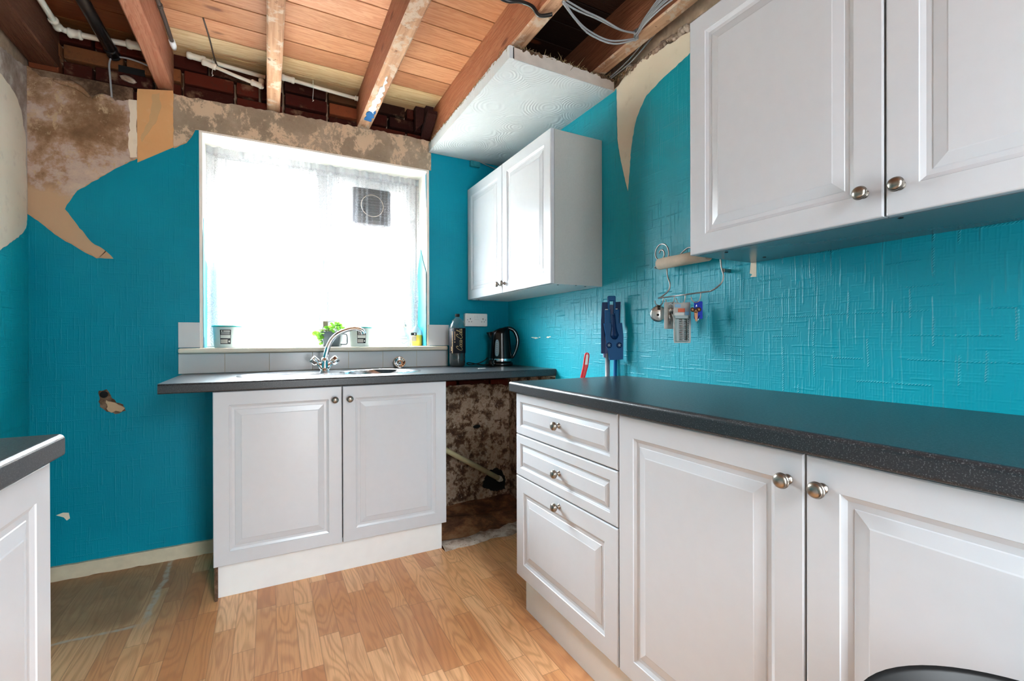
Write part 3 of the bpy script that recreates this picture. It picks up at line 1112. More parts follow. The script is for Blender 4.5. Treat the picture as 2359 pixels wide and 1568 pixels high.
tp = jag([(0.0, 1.634), (-0.008, 1.60), (-0.02, 1.57), (-0.06, 1.535), (-0.12, 1.500), (-0.239, 1.436), (-0.5, 1.36), (-1.2, 1.33), (YB, 1.3)], 0.016, 0.0025, seed=53)
mb.prism([(0.0, 0.0)] + tp + [(YB, 0.0)], 0, XL, XL + 0.003)
mb.build('wallpaper_left', 'paper_teal_right', wall_left)

# --- unseen rear wall; its opening is added and sized to steer fill light
mb = MB()
mb.box(XL, -1.23, YB - 0.15, YB, 0, 2.52)
mb.box(-0.61, XR, YB - 0.15, YB, 0, 2.52)
mb.box(-1.23, -0.61, YB - 0.15, YB, 2.1, 2.52)
tag(mb.build('wall_rear', 'reveal_paint'), 'pale unseen wall behind the viewpoint, with an opening added for fill light', 'wall', kind='structure')

# --- skirting along the window wall, left of the sink
mb = MB()
lo = jag([(XL, 0.0), (-1.70, 0.0)], 0.02, 0.003, seed=61)
mb.prism([(x, max(z, 0.0)) for x, z in lo] + [(-1.70, 0.066)] + list(reversed(jag([(XL, 0.064), (-1.70, 0.066)], 0.025, 0.0012, seed=62)))[1:], 1, 0.0, -0.02)
tag(mb.build('baseboard_back', 'skirting_cream'), 'short chipped cream skirting board left of the sink cabinet', 'skirting board', kind='structure')

# --- ceiling boards
JW = 0.069
cb = MB()
rnd = random.Random(17)
y = 0.062
k = 0
while y > YB:
    y1 = y - 0.1385
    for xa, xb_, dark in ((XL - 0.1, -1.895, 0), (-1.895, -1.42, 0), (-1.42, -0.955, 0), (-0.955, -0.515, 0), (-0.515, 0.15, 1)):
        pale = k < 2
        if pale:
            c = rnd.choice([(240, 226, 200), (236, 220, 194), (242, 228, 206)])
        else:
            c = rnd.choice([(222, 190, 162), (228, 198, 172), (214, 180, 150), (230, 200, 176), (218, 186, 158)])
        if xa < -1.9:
            c = rnd.choice([(190, 160, 122), (182, 150, 112), (176, 132, 92)]) if k < 4 else rnd.choice([(196, 150, 106), (170, 118, 80)])  # left bay: shade painted in as browner boards
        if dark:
            c = rnd.choice([(104, 72, 52), (92, 62, 44), (118, 84, 62)])  # right bay: shade between the joists put into the board colours
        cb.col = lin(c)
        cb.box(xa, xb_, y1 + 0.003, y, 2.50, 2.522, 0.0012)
    y -= 0.1415
    k += 1
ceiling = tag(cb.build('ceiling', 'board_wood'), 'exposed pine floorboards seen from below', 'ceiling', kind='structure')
mb = MB()
mb.box(XL - 0.3, XR + 0.3, YB, 0.3, 2.526, 2.60)
mb.build('ceiling_backing', 'dark_hole', ceiling)

# --- joists
J = [(-2.387, -2.285, (158, 122, 96), 'dark brown ceiling joist against the left wall'),
     (-1.929, -1.862, (212, 176, 156), 'knotty ceiling joist landing over the orange paper strip'),
     (-1.453, -1.391, (206, 168, 146), 'narrow ceiling joist landing above the left half of the window'),
     (-0.989, -0.920, (202, 164, 138), 'ceiling joist with blue and white paint smears near its end'),
     (-0.547, -0.483, (210, 172, 144), 'ceiling joist along the edge of the white textured ceiling piece'),
     (-0.122, -0.056, (190, 150, 122), 'ceiling joist beside the right wall with grey cables clipped to it')]
for i, (a, b, c, lab) in enumerate(J):
    mb = MB()
    mb.col = lin(c)
    zb = 2.312
    segs = 26
    L = []
    rnd = random.Random(70 + i)
    for s in range(segs + 1):
        yy = 0.02 + (YB - 0.02) * (s / segs) ** 1.6
        dx = 0.004 * mnoise.noise(Vector((i * 7, yy * 1.8, 0)))
        dz = 0.004 * mnoise.noise(Vector((i * 7, yy * 2.5, 9)))
        cxx = 0.006
        L.append([(a + dx, yy, zb + cxx + dz), (a + dx + cxx, yy, zb + dz), (b + dx - cxx, yy, zb + dz), (b + dx, yy, zb + cxx + dz), (b + dx, yy, 2.499), (a + dx, yy, 2.499)])
    mb.rings(L, True, True, smooth=False)
    o = mb.build('ceiling_joist', ['joist_wood', 'joist_face'])
    for p in o.data.polygons:
        if p.normal.z < -0.5 and i in (2, 3, 4, 5):
            p.material_index = 1
    tag(o, lab, 'joist', group='exposed ceiling joists')
    if i == 3:
        mb = MB()
        mb.prism(jag([(-0.975, -0.13), (-0.935, -0.12), (-0.93, -0.24), (-0.955, -0.3), (-0.975, -0.22)], 0.02, 0.008, seed=3, closed=True), 2, 2.315, 2.3075)
        mb.build('paint_smear', 'mop_blue', o)
        mb = MB()
        mb.prism(jag([(-0.972, -0.25), (-0.94, -0.22), (-0.94, -0.5), (-0.955, -0.62), (-0.968, -0.42)], 0.02, 0.008, seed=4, closed=True), 2, 2.315, 2.3068)
        mb.build('limewash_smear', 'label_white', o)

# packing block in the corner between joist and window wall
mb = MB()
mb.col = lin((120, 66, 48))
mb.prism([(-0.655, 2.35), (-0.575, 2.44), (-0.575, 2.497), (-0.655, 2.497)], 1, -0.045, -0.005)
mb.prism([(-0.0, 2.33), (-0.15, 2.42), (-0.15, 2.44), (-0.01, 2.38)], 0, -0.61, -0.553)
mb.prism([(0.0, 2.38), (-0.05, 2.40), (-0.08, 2.497), (0.0, 2.497)], 0, -0.60, -0.553)
tag(mb.build('timber_block', 'joist_wood'), 'reddish brown wedge of timber where joist meets brick wall corner', 'timber block')

# --- remaining piece of the old white textured ceiling
cp = empty('ceiling_panel', (0, 0, 0))
tag(cp, 'white textured piece of old plaster ceiling above the corner wall cabinet', 'ceiling panel')
mb = MB()
mb.prism([(-0.545, -0.004), (-0.545, -1.095), (-0.004, -1.097), (-0.004, -0.004)], 2, 2.262, 2.2475)
mb.build('textured_plaster', 'artex', cp)
mb = MB()
prof = jag([(-0.545, 2.296), (-0.40, 2.304), (-0.25, 2.303), (-0.10, 2.297), (-0.006, 2.290)], 0.012, 0.005, seed=81)
mb.prism([(-0.545, 2.249), (-0.545, 2.296)] + prof + [(-0.006, 2.249)], 1, -1.075, -1.099)
mb.prism([(-0.545, 2.263), (-0.545, 2.30), (-0.006, 2.292), (-0.006, 2.263)], 1, -1.075, -0.02)
mb.build('cut_edge', 'cut_plaster', cp)
mb = MB()
sp_ = jag([(-0.006, 2.300), (-0.3, 2.306), (-0.6, 2.303), (-0.9, 2.308), (-1.099, 2.300)], 0.014, 0.004, seed=82)
mb.prism([(-0.006, 2.2478)] + sp_ + [(-1.099, 2.2478)], 0, -0.54, -0.562)
mb.build('side_strip', 'artex', cp)
mb = MB()
rnd = random.Random(83)
for q in range(150):
    yy = -0.03 - rnd.random() * 1.06
    p = Vector((-0.563, yy, 2.300 + rnd.uniform(-0.006, 0.008)))
    d = Vector((rnd.uniform(-0.012, 0.004), rnd.uniform(-0.02, 0.02), rnd.uniform(-0.012, 0.016)))
    mb.tube([p, p + d * 0.6, p + d + Vector((0, 0, rnd.uniform(-.004, .004)))], [0.0010, 0.0008, 0.0004], 4)
for q in range(210):
    xx = -0.54 + rnd.random() * 0.56
    p = Vector((xx, -1.096 + rnd.uniform(-.006, .012), 2.300 + rnd.uniform(-0.004, 0.006)))
    d = Vector((rnd.uniform(-0.02, 0.02), rnd.uniform(-0.012, 0.012), rnd.uniform(-0.016, 0.022)))
    if q % 17 == 0:
        d *= 2
    mb.tube([p, p + d * 0.6, p + d + Vector((rnd.uniform(-.004, .004), 0, 0))], [0.0013, 0.0009, 0.0004], 4)
for q in range(60):
    p = Vector((-0.006 - rnd.random() * 0.01, -1.10 - rnd.random() * 0.12, 2.296 + rnd.uniform(-.008, .006)))
    d = Vector((rnd.uniform(-0.012, 0.002), rnd.uniform(-0.02, 0.02), rnd.uniform(-0.03, 0.01)))
    mb.tube([p, p + d], [0.0013, 0.0005], 4)
tag(mb.build('straw_fibres', 'straw', cp), kind='stuff')
# straw packed lumps on the cut edge
mb = MB()
for q in range(44):
    xx = -0.545 + 0.55 * (q / 43) + rnd.uniform(-.004, .004)
    r = rnd.uniform(0.005, 0.012) * (1.3 if xx < -0.38 or xx > -0.12 else 0.7)
    mb.lathe([(0.001, -r), (r, -r * 0.3), (r * 0.9, r * 0.4), (0.001, r)], (xx, -1.09, 2.298), (rnd.uniform(-1, 1), rnd.uniform(-1, 1), 1), 6, sx=1.5)
mb.build('straw_lumps', 'rubble', cp)

# neighbour's wall outside
mb = MB()
mb.box(-1.0, 2.5, 1.5, 1.7, -0.5, 2.5)
tag(mb.build('exterior_wall', 'outside_brick'), 'pale brick wall outside seen through the net curtain', 'wall', kind='structure')
mb = MB()
mb.box(-12, 12, 0.35, 24, -0.3, -0.2)
tag(mb.build('ground_outside', 'paving_pale'), 'ground outside below the window', 'ground', kind='structure')


# ================================================================== KITCHEN UNITS
def panel_front(w_, h_, stile=0.056, t=0.019):
    """raised panel door or drawer front; face at y=0 looking to -Y, from x=0..w, z=0..h"""
    mb = MB()
    st = min(stile, h_ * 0.2)
    k = st / stile
    prof = [(0.0, t), (0.0, 0.0035), (0.0012, 0.0012), (0.0035, 0.0), (st, 0.0), (st + 0.0012, 0.0022), (st + 0.004, 0.0034),
            (st + 0.010 * k, 0.0062), (st + 0.020 * k, 0.0066), (st + 0.0215 * k, 0.0052), (st + 0.043 * k, 0.0010), (st + 0.0455 * k, 0.0)]
    L = [[(i, d, i), (w_ - i, d, i), (w_ - i, d, h_ - i), (i, d, h_ - i)] for i, d in prof]
    mb.rings(L, True, True, smooth=False)
    return mb


def knob(parent, x, z, rough=1):
    mb = MB()
    mb.lathe([(0.001, 0.0), (0.0095, 0.0), (0.0098, 0.0018), (0.0065, 0.0035), (0.0052, 0.008), (0.0062, 0.012), (0.0105, 0.0150), (0.0135, 0.0165),
              (0.0148, 0.0195), (0.0150, 0.0215), (0.0138, 0.0222), (0.0138, 0.0232), (0.0143, 0.0240), (0.0128, 0.0275), (0.0085, 0.0303), (0.001, 0.0315)],
             (x, 0.0, z), (0, -1, 0), 26)
    return mb.build('knob', 'nickel', parent)


def cabinet(name, loc, rz, W, D, zb, H, fronts, label, cat, group=None, plinth=None, pinset=(0.0, 0.0), under=None, open_top=False):
    r = tag(empty(name, loc, math.radians(rz)), label, cat, group)
    mb = MB()
    t = 0.018
    y0, y1 = 0.0215, D
    mb.box(0.001, t, y0, y1, zb, zb + H, 0.0008)
    mb.box(W - t, W - 0.001, y0, y1, zb, zb + H, 0.0008)
    if zb > 0:
        mb.box(t, W - t, y0, y1, zb + 0.0004, zb + t)
    else:
        mu = MB()
        mu.box(0.002, W - 0.002, y0 + 0.002, y1 - 0.001, zb - 0.0006, zb + t)
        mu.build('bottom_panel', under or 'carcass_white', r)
    if open_top:
        mb.box(t, W - t, y0, y0 + 0.03, zb + H - t, zb + H)
        mb.box(t, W - t, y1 - 0.03, y1 - 0.01, zb + H - t, zb + H)
    else:
        mb.box(t, W - t, y0, y1, zb + H - t, zb + H)
    mb.box(t, W - t, y1 - 0.008, y1 - 0.001, zb + t, zb + H - t)
    mb.build('carcass', 'carcass_white' if zb > 0 else 'carcass_white_shaded', r)
    for (nm, x, z, fw, fh, kx, kz) in fronts:
        o = panel_front(fw, fh).build(nm, 'cabinet_white', r)
        o.location = (x, 0, z)
        knob(o, kx, kz)
    if plinth:
        mb = MB()
        mb.box(pinset[0], W - pinset[1], plinth, plinth + 0.016, 0.0, 0.152, 0.0012)
        mb.build('plinth', 'plinth_cream', r)
    return r


g2 = 0.002
H = 0.715
# under the sink
sinkcab = cabinet('base_cabinet', (-1.652, -0.577, 0), 0, 0.996, 0.565, 0.150, 0.718,
                  [('door', 0.0, 0.152, 0.496, H, 0.465, 0.656), ('door', 0.500, 0.152, 0.496, H, 0.029, 0.656)],
                  'white two-door base cabinet under the sink', 'cabinet', None, 0.057, (0.003, 0.006), open_top=True)
mb = MB()   # dark unfinished side edge behind the plinth
mb.box(0.001, 0.012, 0.030, 0.5, 0.0, 0.150)
mb.build('side_panel_foot', 'rubble', sinkcab)
mb = MB()
mb.box(0.984, 0.995, 0.085, 0.5, 0.0, 0.150)
mb.build('side_panel_foot', 'rubble', sinkcab)
# drawers
cabinet('drawer_unit', (-0.5855, -1.191, 0), -90, 0.601, 0.572, 0.150, 0.718,
        [('drawer', 0.0, 0.7085, 0.598, 0.1585, 0.303, 0.0775), ('drawer', 0.0, 0.5465, 0.598, 0.1585, 0.303, 0.0785),
         ('drawer', 0.0, 0.152, 0.598, 0.391, 0.303, 0.361)],
        'white unit of three drawers at the left end of the right-hand worktop', 'cabinet', None, 0.040, (0.006, 0.0))
# double base cabinet
cabinet('base_cabinet', (-0.5855, -1.7925, 0), -90, 1.016, 0.572, 0.150, 0.718,
        [('door', 0.003, 0.152, 0.505, H, 0.475, 0.661), ('door', 0.511, 0.152, 0.505, H, 0.029, 0.661)],
        'white two-door base cabinet to the right of the drawer unit', 'cabinet', None, 0.040)
cabinet('base_cabinet', (-0.5855, -2.812, 0), -90, 0.6, 0.572, 0.150, 0.718,
        [('door', 0.0, 0.152, 0.598, H, 0.565, 0.661)], 'white base cabinet at the near end of the right-hand worktop', 'cabinet', None, 0.040)
# left hand unit
cabinet('base_cabinet', (-1.7895, -2.704, 0), 90, 1.0, 0.585, 0.150, 0.718,
        [('door', 0.0, 0.152, 0.498, H, 0.468, 0.661), ('door', 0.502, 0.152, 0.498, H, 0.030, 0.661)],
        'white base cabinet against the left wall, cut by the picture edge', 'cabinet', None, 0.040)
# wall cabinets
c1 = cabinet('wall_cabinet', (-0.302, -0.008, 1.336), -90, 0.998, 0.299, 0.0, 0.715,
             [('door', 0.0, 0.0, 0.497, H, 0.471, 0.050), ('door', 0.501, 0.0, 0.497, H, 0.028, 0.050)],
             'white wall cabinet in the corner beside the window, glossy doors, shade put into the colour of its side', 'cabinet')
c2 = cabinet('wall_cabinet', (-0.302, -1.796, 1.335), -90, 1.016, 0.299, 0.0, 0.715,
             [('door', 0.0, 0.0, 0.506, H, 0.471, 0.057), ('door', 0.510, 0.0, 0.506, H, 0.026, 0.057)],
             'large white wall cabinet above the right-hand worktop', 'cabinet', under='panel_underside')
for c, pts in ((c1, ((0.965, 0.06), (0.965, 0.22), (0.04, 0.06), (0.985, 0.15))), (c2, ((0.09, 0.05), (0.09, 0.23), (0.52, 0.04), (0.9, 0.06)))):
    for x, y in pts:
        mb = MB()
        mb.lathe([(0.001, 0), (0.005, 0), (0.005, -0.0015), (0.001, -0.0015)], (x, y, -0.0004), (0, 0, 1), 10)
        mb.build('screw_cap', 'rubber_black', c)


def worktop(name, pts_len, depth, loc, rz, label, hole_=None, thick=0.040):
    """length along x, front edge at y=0 facing -Y, back at y=depth, top at z=0"""
    mb = MB()
    r, r2, nose = 0.010, 0.006, 0.03
    prof = [(nose, -thick), (r2, -thick)]
    prof += [(r2 - r2 * math.sin(a), -thick + r2 - r2 * math.cos(a)) for a in (0.4, 0.8, 1.2, PI / 2)]
    prof += [(r - r * math.cos(a), -r + r * math.sin(a)) for a in (0, 0.3, 0.6, 0.9, 1.2, PI / 2)]
    prof += [(nose, 0.0)]
    x0, x1 = pts_len
    mb.rings([[(x, y, z) for y, z in prof] for x in (x0, x1)], True, True, smooth=False)
    if hole_ is None:
        mb.box(x0, x1, nose, depth, -thick, 0.0)
    else:
        cx, cy, a, b = hole_
        n = 64
        for z in (0.0, -thick):
            outer = [mb.bm.verts.new(p) for p in ((x0, nose, z), (x1, nose, z), (x1, depth, z), (x0, depth, z))]
            inner = [mb.bm.verts.new((cx + a * math.cos(2 * PI * i / n), cy + b * math.sin(2 * PI * i / n), z)) for i in range(n)]
            es = [mb.bm.edges.new((outer[i], outer[(i + 1) % 4])) for i in range(4)] + [mb.bm.edges.new((inner[i], inner[(i + 1) % n])) for i in range(n)]
            bmesh.ops.triangle_fill(mb.bm, edges=es, use_beauty=True)
        mb.faces([(x0, nose, 0), (x0, depth, 0), (x0, depth, -thick), (x0, nose, -thick)], [(0, 1, 2, 3)])
        mb.faces([(x1, nose, 0), (x1, depth, 0), (x1, depth, -thick), (x1, nose, -thick)], [(3, 2, 1, 0)])
        mb.faces([(x0, depth, 0), (x1, depth, 0), (x1, depth, -thick), (x0, depth, -thick)], [(0, 1, 2, 3)])
        mb.rings([[(cx + a * math.cos(2 * PI * i / n), cy + b * math.sin(2 * PI * i / n), z) for i in range(n)] for z in (0.0, -thick)], False, False)
    o = mb.build(name, 'worktop_laminate')
    o.location = loc
    o.rotation_euler = (0, 0, math.radians(rz))
    return tag(o, label, 'worktop')


SX, SY, SA, SB = -1.151, -0.318, 0.432, 0.232   # sink centre and half axes
worktop('worktop', (0.0, 1.824), 0.592, (-1.828, -0.598, 0.910), 0, 'dark grey laminate worktop holding the sink below the window', (SX + 1.828, SY + 0.598, SA - 0.022, SB - 0.022))
worktop('worktop', (0.0, 2.35), 0.595, (-0.601, -1.161, 0.910), -90, 'long dark grey worktop running along the right wall')
worktop('worktop', (0.0, 1.6), 0.604, (-1.7775, -3.28, 0.910), 90, 'dark grey worktop against the left wall, its front corner in view')

# --- splashback tiles
sp_t = MB()
js = [-1.845, -1.649, -1.447, -1.234, -1.043, -0.848, -0.643, -0.440]
for a, b in zip(js, js[1:]):
    sp_t.box(a + 0.001, b - 0.001, -0.009, -0.0028, 0.912, 1.010, 0.0012)
sp_t.box(-1.845, WX0 + 0.001, -0.009, -0.0028, 1.041, 1.167, 0.0012)
sp_t.box(-0.566, -0.433, -0.009, -0.0028, 1.041, 1.171, 0.0012)
tiles = sp_t.build('tiled_splashback', 'upvc')
simple('tile_white', (214, 216, 218), 0.16, grain=0.01, gscale=4)
tiles.data.materials[0] = MAT['tile_white']
tag(tiles, 'row of white tiles above the sink with one upright tile at each window corner', 'tiles')
mb = MB()
mb.box(-1.845, -0.440, -0.0068, -0.0026, 0.911, 1.011)
mb.box(-0.570, -0.566, -0.008, -0.003, 1.041, 1.171)
mb.build('grout', 'skirting_cream', tiles)

# --- sink
sk = tag(empty('sink', (SX, SY, 0.910)), 'oval stainless steel sink with drainer set in the worktop', 'sink')
mb = MB()
nr, na = 44, 120
BX, BY, BR = 0.205, -0.005, 0.185
vs = []


def sink_h(x, y, t):
    h = 0.004 if t < 0.955 else 0.004 * math.sqrt(max(0, 1 - ((t - 0.955) / 0.045) ** 2))
    if t < 0.93:
        h -= 0.003 * min(1, (0.93 - t) / 0.04)
    d = math.hypot(x - BX, (y - BY) * 1.0)
    s = max(0, min(1, (BR - d) / 0.03))
    s = s * s * (3 - 2 * s)
    h -= s * 0.15 * min(1, 0.55 + 0.45 * min(1, max(0, (BR - d) / 0.05)))
    dx, dy = (x + 0.20) / 0.175, (y + 0.01) / 0.165
    e = math.hypot(dx, dy)
    s = max(0, min(1, (1 - e) / 0.15))
    h -= s * 0.007
    if s > 0.9:
        h += 0.0018 * max(0, math.sin(y * 210))
    return h


for i in range(nr + 1):
    t = 1 - (i / nr)
    t = max(t, 0.002)
    for j in range(na):
        a = 2 * PI * j / na
        ce, se = math.cos(a), math.sin(a)
        q = 2.25
        x = SA * t * math.copysign(abs(ce) ** (2 / q), ce)
        y = SB * t * math.copysign(abs(se) ** (2 / q), se)
        vs.append((x, y, sink_h(x, y, t)))
mb.rings([vs[i * na:(i + 1) * na] for i in range(nr + 1)], False, True)
mb.build('sink_bowl', 'steel', sk, fix=True)
mb = MB()
mb.lathe([(0.001, 0), (0.03, 0), (0.034, 0.002), (0.030, 0.003), (0.001, 0.001)], (BX, BY, -0.146), (0, 0, 1), 20)
mb.build('plughole', 'chrome', sk)

# --- mixer tap
tp_ = tag(empty('mixer_tap', (-1.190, -0.2, 0.9135)), 'chrome mixer tap with arched spout and two cross handles', 'tap')
mb = MB()
mb.lathe([(0.001, 0), (0.026, 0), (0.027, 0.004), (0.022, 0.008), (0.018, 0.02), (0.02, 0.05), (0.017, 0.066), (0.013, 0.072), (0.001, 0.073)], (0, 0, 0), (0, 0, 1), 26)
for s in (-1, 1):
    mb.tube([(0.006 * s, 0, 0.012), (0.02 * s, 0, 0.028), (0.036 * s, 0, 0.045)], [0.014, 0.012, 0.010], 14)
mb.build('tap_body', 'chrome', tp_)
mb = MB()
sp0 = [(0.0, 0.060), (0.005, 0.082), (0.010, 0.104), (0.019, 0.134), (0.038, 0.170), (0.066, 0.197), (0.104, 0.215), (0.143, 0.2245), (0.172, 0.221), (0.188, 0.211), (0.195, 0.196)]
mb.tube([(x, -0.03 * max(0, x) / 0.195, z) for x, z in sp0], [0.014, 0.0135, 0.0128, 0.0125, 0.012, 0.0118, 0.0115, 0.0112, 0.011, 0.0115, 0.0125], 18, 5)
mb.build('spout', 'chrome', tp_)
for s in (-1, 1):
    mb = MB()
    d = Vector((0.78 * s, -0.12, 0.66)).normalized()
    o0 = Vector((0.034 * s, 0, 0.044))
    seg = 24
    L = []
    for r, h in [(0.001, 0.0), (0.012, 0.0), (0.0165, 0.004), (0.0185, 0.008), (0.0185, 0.034), (0.0165, 0.038), (0.001, 0.039)]:
        q = Vector((0, 0, 1)).rotation_difference(d)
        L.append([o0 + q @ Vector((r * (1 + (0.10 * math.cos(4 * 2 * PI * k / seg) if r > 0.015 else 0)) * math.cos(2 * PI * k / seg),
                                   r * (1 + (0.10 * math.cos(4 * 2 * PI * k / seg) if r > 0.015 else 0)) * math.sin(2 * PI * k / seg), h)) for k in range(seg)])
    mb.rings(L)
    mb.build('handle', 'chrome', tp_)

# --- sink strainer leaning on the tiles
st_ = tag(empty('sink_strainer', (-0.755, -0.038, 0.9435)), 'round slotted steel sink strainer leaning against the tiles', 'sink strainer')
mb = MB()
ax = Vector((-0.15, -1, 0.42))
mb.lathe([(0.001, -0.006), (0.014, -0.006), (0.022, -0.004), (0.031, 0.002), (0.036, 0.0025), (0.037, 0.0), (0.034, -0.001), (0.024, -0.0075), (0.001, -0.0095)], (0, 0, 0), ax, 30)
mb.build('strainer_dish', 'chrome', st_)
mb = MB()
q = Vector((0, 0, 1)).rotation_difference(ax.normalized())
for k in range(14):
    a = 2 * PI * k / 14
    p0 = q @ Vector((0.021 * math.cos(a), 0.021 * math.sin(a), -0.0028))
    p1 = q @ Vector((0.029 * math.cos(a), 0.029 * math.sin(a), 0.0022))
    mb.tube([p0, p1], 0.0016, 6)
mb.build('slots', 'dark_hole', st_)
mb = MB()
mb.lathe([(0.001, 0), (0.006, 0), (0.007, 0.004), (0.009, 0.008), (0.001, 0.010)], q @ Vector((0, 0, -0.006)), ax, 14)
mb.build('strainer_knob', 'chrome', st_)

# --- net curtain
cu = tag(empty('net_curtain', (0, 0, 0)), 'sheer white lace net curtain with scalloped hem across the window', 'curtain')
mb = MB()
nx, nz = 420, 46
x0, x1 = -1.742, -0.572
vs = []


def fold(x, t):
    """gather depth; t=0 at the rail, 1 at the hem"""
    u = x * 1.0
    a = 0.5 + 0.5 * mnoise.noise(Vector((u * 5.0, 1.0, 0.3)))
    w1 = math.sin(u * 84 + 5.0 * mnoise.noise(Vector((u * 2.2, 0, 0.4 * t))))
    w2 = math.sin(u * 150 + 6.0 * mnoise.noise(Vector((u * 3.0, 3.0, 0.2 * t))))
    return (0.005 + 0.017 * t ** 0.7) * w1 * (0.45 + 0.9 * a) + 0.0045 * (1 - t) * w2 + 0.004 * mnoise.noise(Vector((u * 14, t * 1.2, 5)))


for j in range(nz + 1):
    t = j / nz
    for i in range(nx + 1):
        s = i / nx
        x = x0 + (x1 - x0) * s
        x += 0.010 * t * math.sin(x * 31 + 1.0)
        y = 0.163 + fold(x, t)
        ph = (s * 9.0) % 1.0
        sc_ = abs(math.sin(PI * ph)) ** 0.8
        bot = 1.085 + 0.058 * sc_
        if s < 0.04:
            bot = 1.045
        if s > 0.985:
            bot = 1.06
        z = 2.124 + (bot - 2.124) * t
        if s > 0.93:
            x += 0.02 * max(0, t - 0.75) / 0.25 * (s - 0.93) / 0.07
        vs.append((x, y, z))
mb.faces(vs, [(j * (nx + 1) + i, j * (nx + 1) + i + 1, (j + 1) * (nx + 1) + i + 1, (j + 1) * (nx + 1) + i) for j in range(nz) for i in range(nx)], True)
mb.build('net_panel', 'net_curtain', cu)
mb = MB()
mb.tube([(WX0 + 0.01, 0.186, 2.116), (-1.15, 0.186, 2.114), (WX1 - 0.014, 0.186, 2.116)], 0.0035, 8, 4)
mb.build('curtain_wire', 'upvc', cu)

# --- extractor fan in the right-hand pane
fn = tag(empty('extractor_fan', (-0.866, 0.209, 1.925)), 'dark rounded square extractor fan fitted in the right window pane', 'extractor fan')


def rrect(hw, hh, r, n=6):
    out = []
    for cx_, cy_, a0 in ((hw - r, hh - r, 0), (-hw + r, hh - r, PI / 2), (-hw + r, -hh + r, PI), (hw - r, -hh + r, 1.5 * PI)):
        for k in range(n + 1):
            a = a0 + PI / 2 * k / n
            out.append((cx_ + r * math.cos(a), cy_ + r * math.sin(a)))
    return out


mb = MB()
L = []
for s_x, yy in ((1.0, 0.05), (1.0, 0.012), (0.97, 0.0), (0.90, -0.006), (0.88, -0.004)):
    L.append([(px, yy, pz) for px, pz in rrect(0.121 * s_x, 0.121 * s_x, 0.024)])
mb.rings(L)
simple('fan_dark', (44, 40, 46), 0.5)
mb.build('fan_housing', 'fan_dark', fn)
mb = MB()
for k in range(11):
    z = -0.088 + k * 0.0176
    mb.box(-0.095, 0.095, -0.012, -0.004, z - 0.0032, z + 0.0032, 0.001)
mb.build('louvres', 'rubber_black', fn)
mb = MB()
pts = [(0.068 * math.cos(a), -0.012, 0.068 * math.sin(a)) for a in [2 * PI * k / 36 for k in range(37)]]
mb.tube(pts, 0.0022, 6, cap=False)
mb.build('inner_ring', 'card_tube', fn)
mb = MB()
mb.lathe([(0.118, 0.0), (0.128, 0.0), (0.128, 0.008), (0.118, 0.008)], (0, 0.03, 0), (0, 1, 0), 40, cap0=False, cap1=False)
mb.rings([[(px, yy, pz) for px, pz in rrect(k_, k_, 0.03)] for k_, yy in ((0.119, 0.02), (0.132, 0.02), (0.132, 0.034), (0.119, 0.034))], False, False)
mb.build('mounting_ring', 'upvc', fn)
mb = MB()
mb.tube([(-0.07, -0.006, -0.12), (-0.0705, -0.008, -0.25), (-0.07, -0.006, -0.40)], 0.0012, 6, 3)
mb.lathe([(0.001, 0), (0.004, 0.004), (0.003, 0.016), (0.001, 0.018)], (-0.07, -0.006, -0.418), (0, 0, 1), 8)
mb.build('pull_cord', 'upvc', fn)


# --- lidded tubs on the sill
def tub(x, y, label):
    r = tag(empty('plastic_tub', (x, y, 1.038), math.radians(-28)), label, 'tub', 'white tubs with turquoise lids on the window sill')
    m = MB()
    m.lathe([(0.001, 0.0), (0.054, 0.0), (0.057, 0.003), (0.063, 0.108), (0.065, 0.110), (0.061, 0.110), (0.055, 0.006), (0.001, 0.004)], seg=40)
    m.build('tub_body', 'tub_plastic', r)
    m = MB()
    m.lathe([(0.001, 0.1155), (0.060, 0.1155), (0.067, 0.116), (0.069, 0.113), (0.0685, 0.108), (0.066, 0.108), (0.065, 0.1105), (0.001, 0.1105)], seg=40)
    m.build('lid', 'lid_teal', r)
    ang0, ang1 = math.radians(-88), math.radians(-42)

    def patch(name, a0, a1, z0, z1, mat, parent, off=0.0006):
        mm = MB()
        n_ = 8
        L0, L1 = [], []
        for k in range(n_ + 1):
            a = a0 + (a1 - a0) * k / n_
            for LL, zz in ((L0, z0), (L1, z1)):
                rr = 0.057 + 0.006 * (zz - 0.003) / 0.105 + off
                LL.append((rr * math.cos(a), rr * math.sin(a), zz))
        mm.rings([L0, L1], False, False, True, close=False)
        return mm.build(name, mat, parent)
    lb = patch('label', ang0, ang1, 0.020, 0.094, 'label_black', r)
    da = ang1 - ang0
    m = MB()
    for (f0, f1, z0, z1) in ((0.12, 0.24, 0.083, 0.090), (0.32, 0.92, 0.0835, 0.0895), (0.1, 0.9, 0.077, 0.080), (0.1, 0.9, 0.071, 0.0735), (0.05, 0.95, 0.050, 0.067), (0.78, 0.92, 0.029, 0.038)):
        n_ = 4
        L0, L1 = [], []
        for k in range(n_ + 1):
            a = ang0 + da * (f0 + (f1 - f0) * k / n_)
            for LL, zz in ((L0, z0), (L1, z1)):
                rr = 0.057 + 0.006 * (zz - 0.003) / 0.105 + 0.0012
                LL.append((rr * math.cos(a), rr * math.sin(a), zz))
        m.rings([L0, L1], False, False, True, close=False)
    m.build('printed_panels', 'label_white', lb)
    patch('grey_panel', ang0 + da * 0.05, ang1 - da * 0.3, 0.024, 0.044, 'card_grey', lb, 0.0011)
    return r


tub(-1.643, 0.050, 'white tub with turquoise lid at the far left of the window sill')
tub(-0.967, 0.050, 'white tub with turquoise lid behind the tap spout')

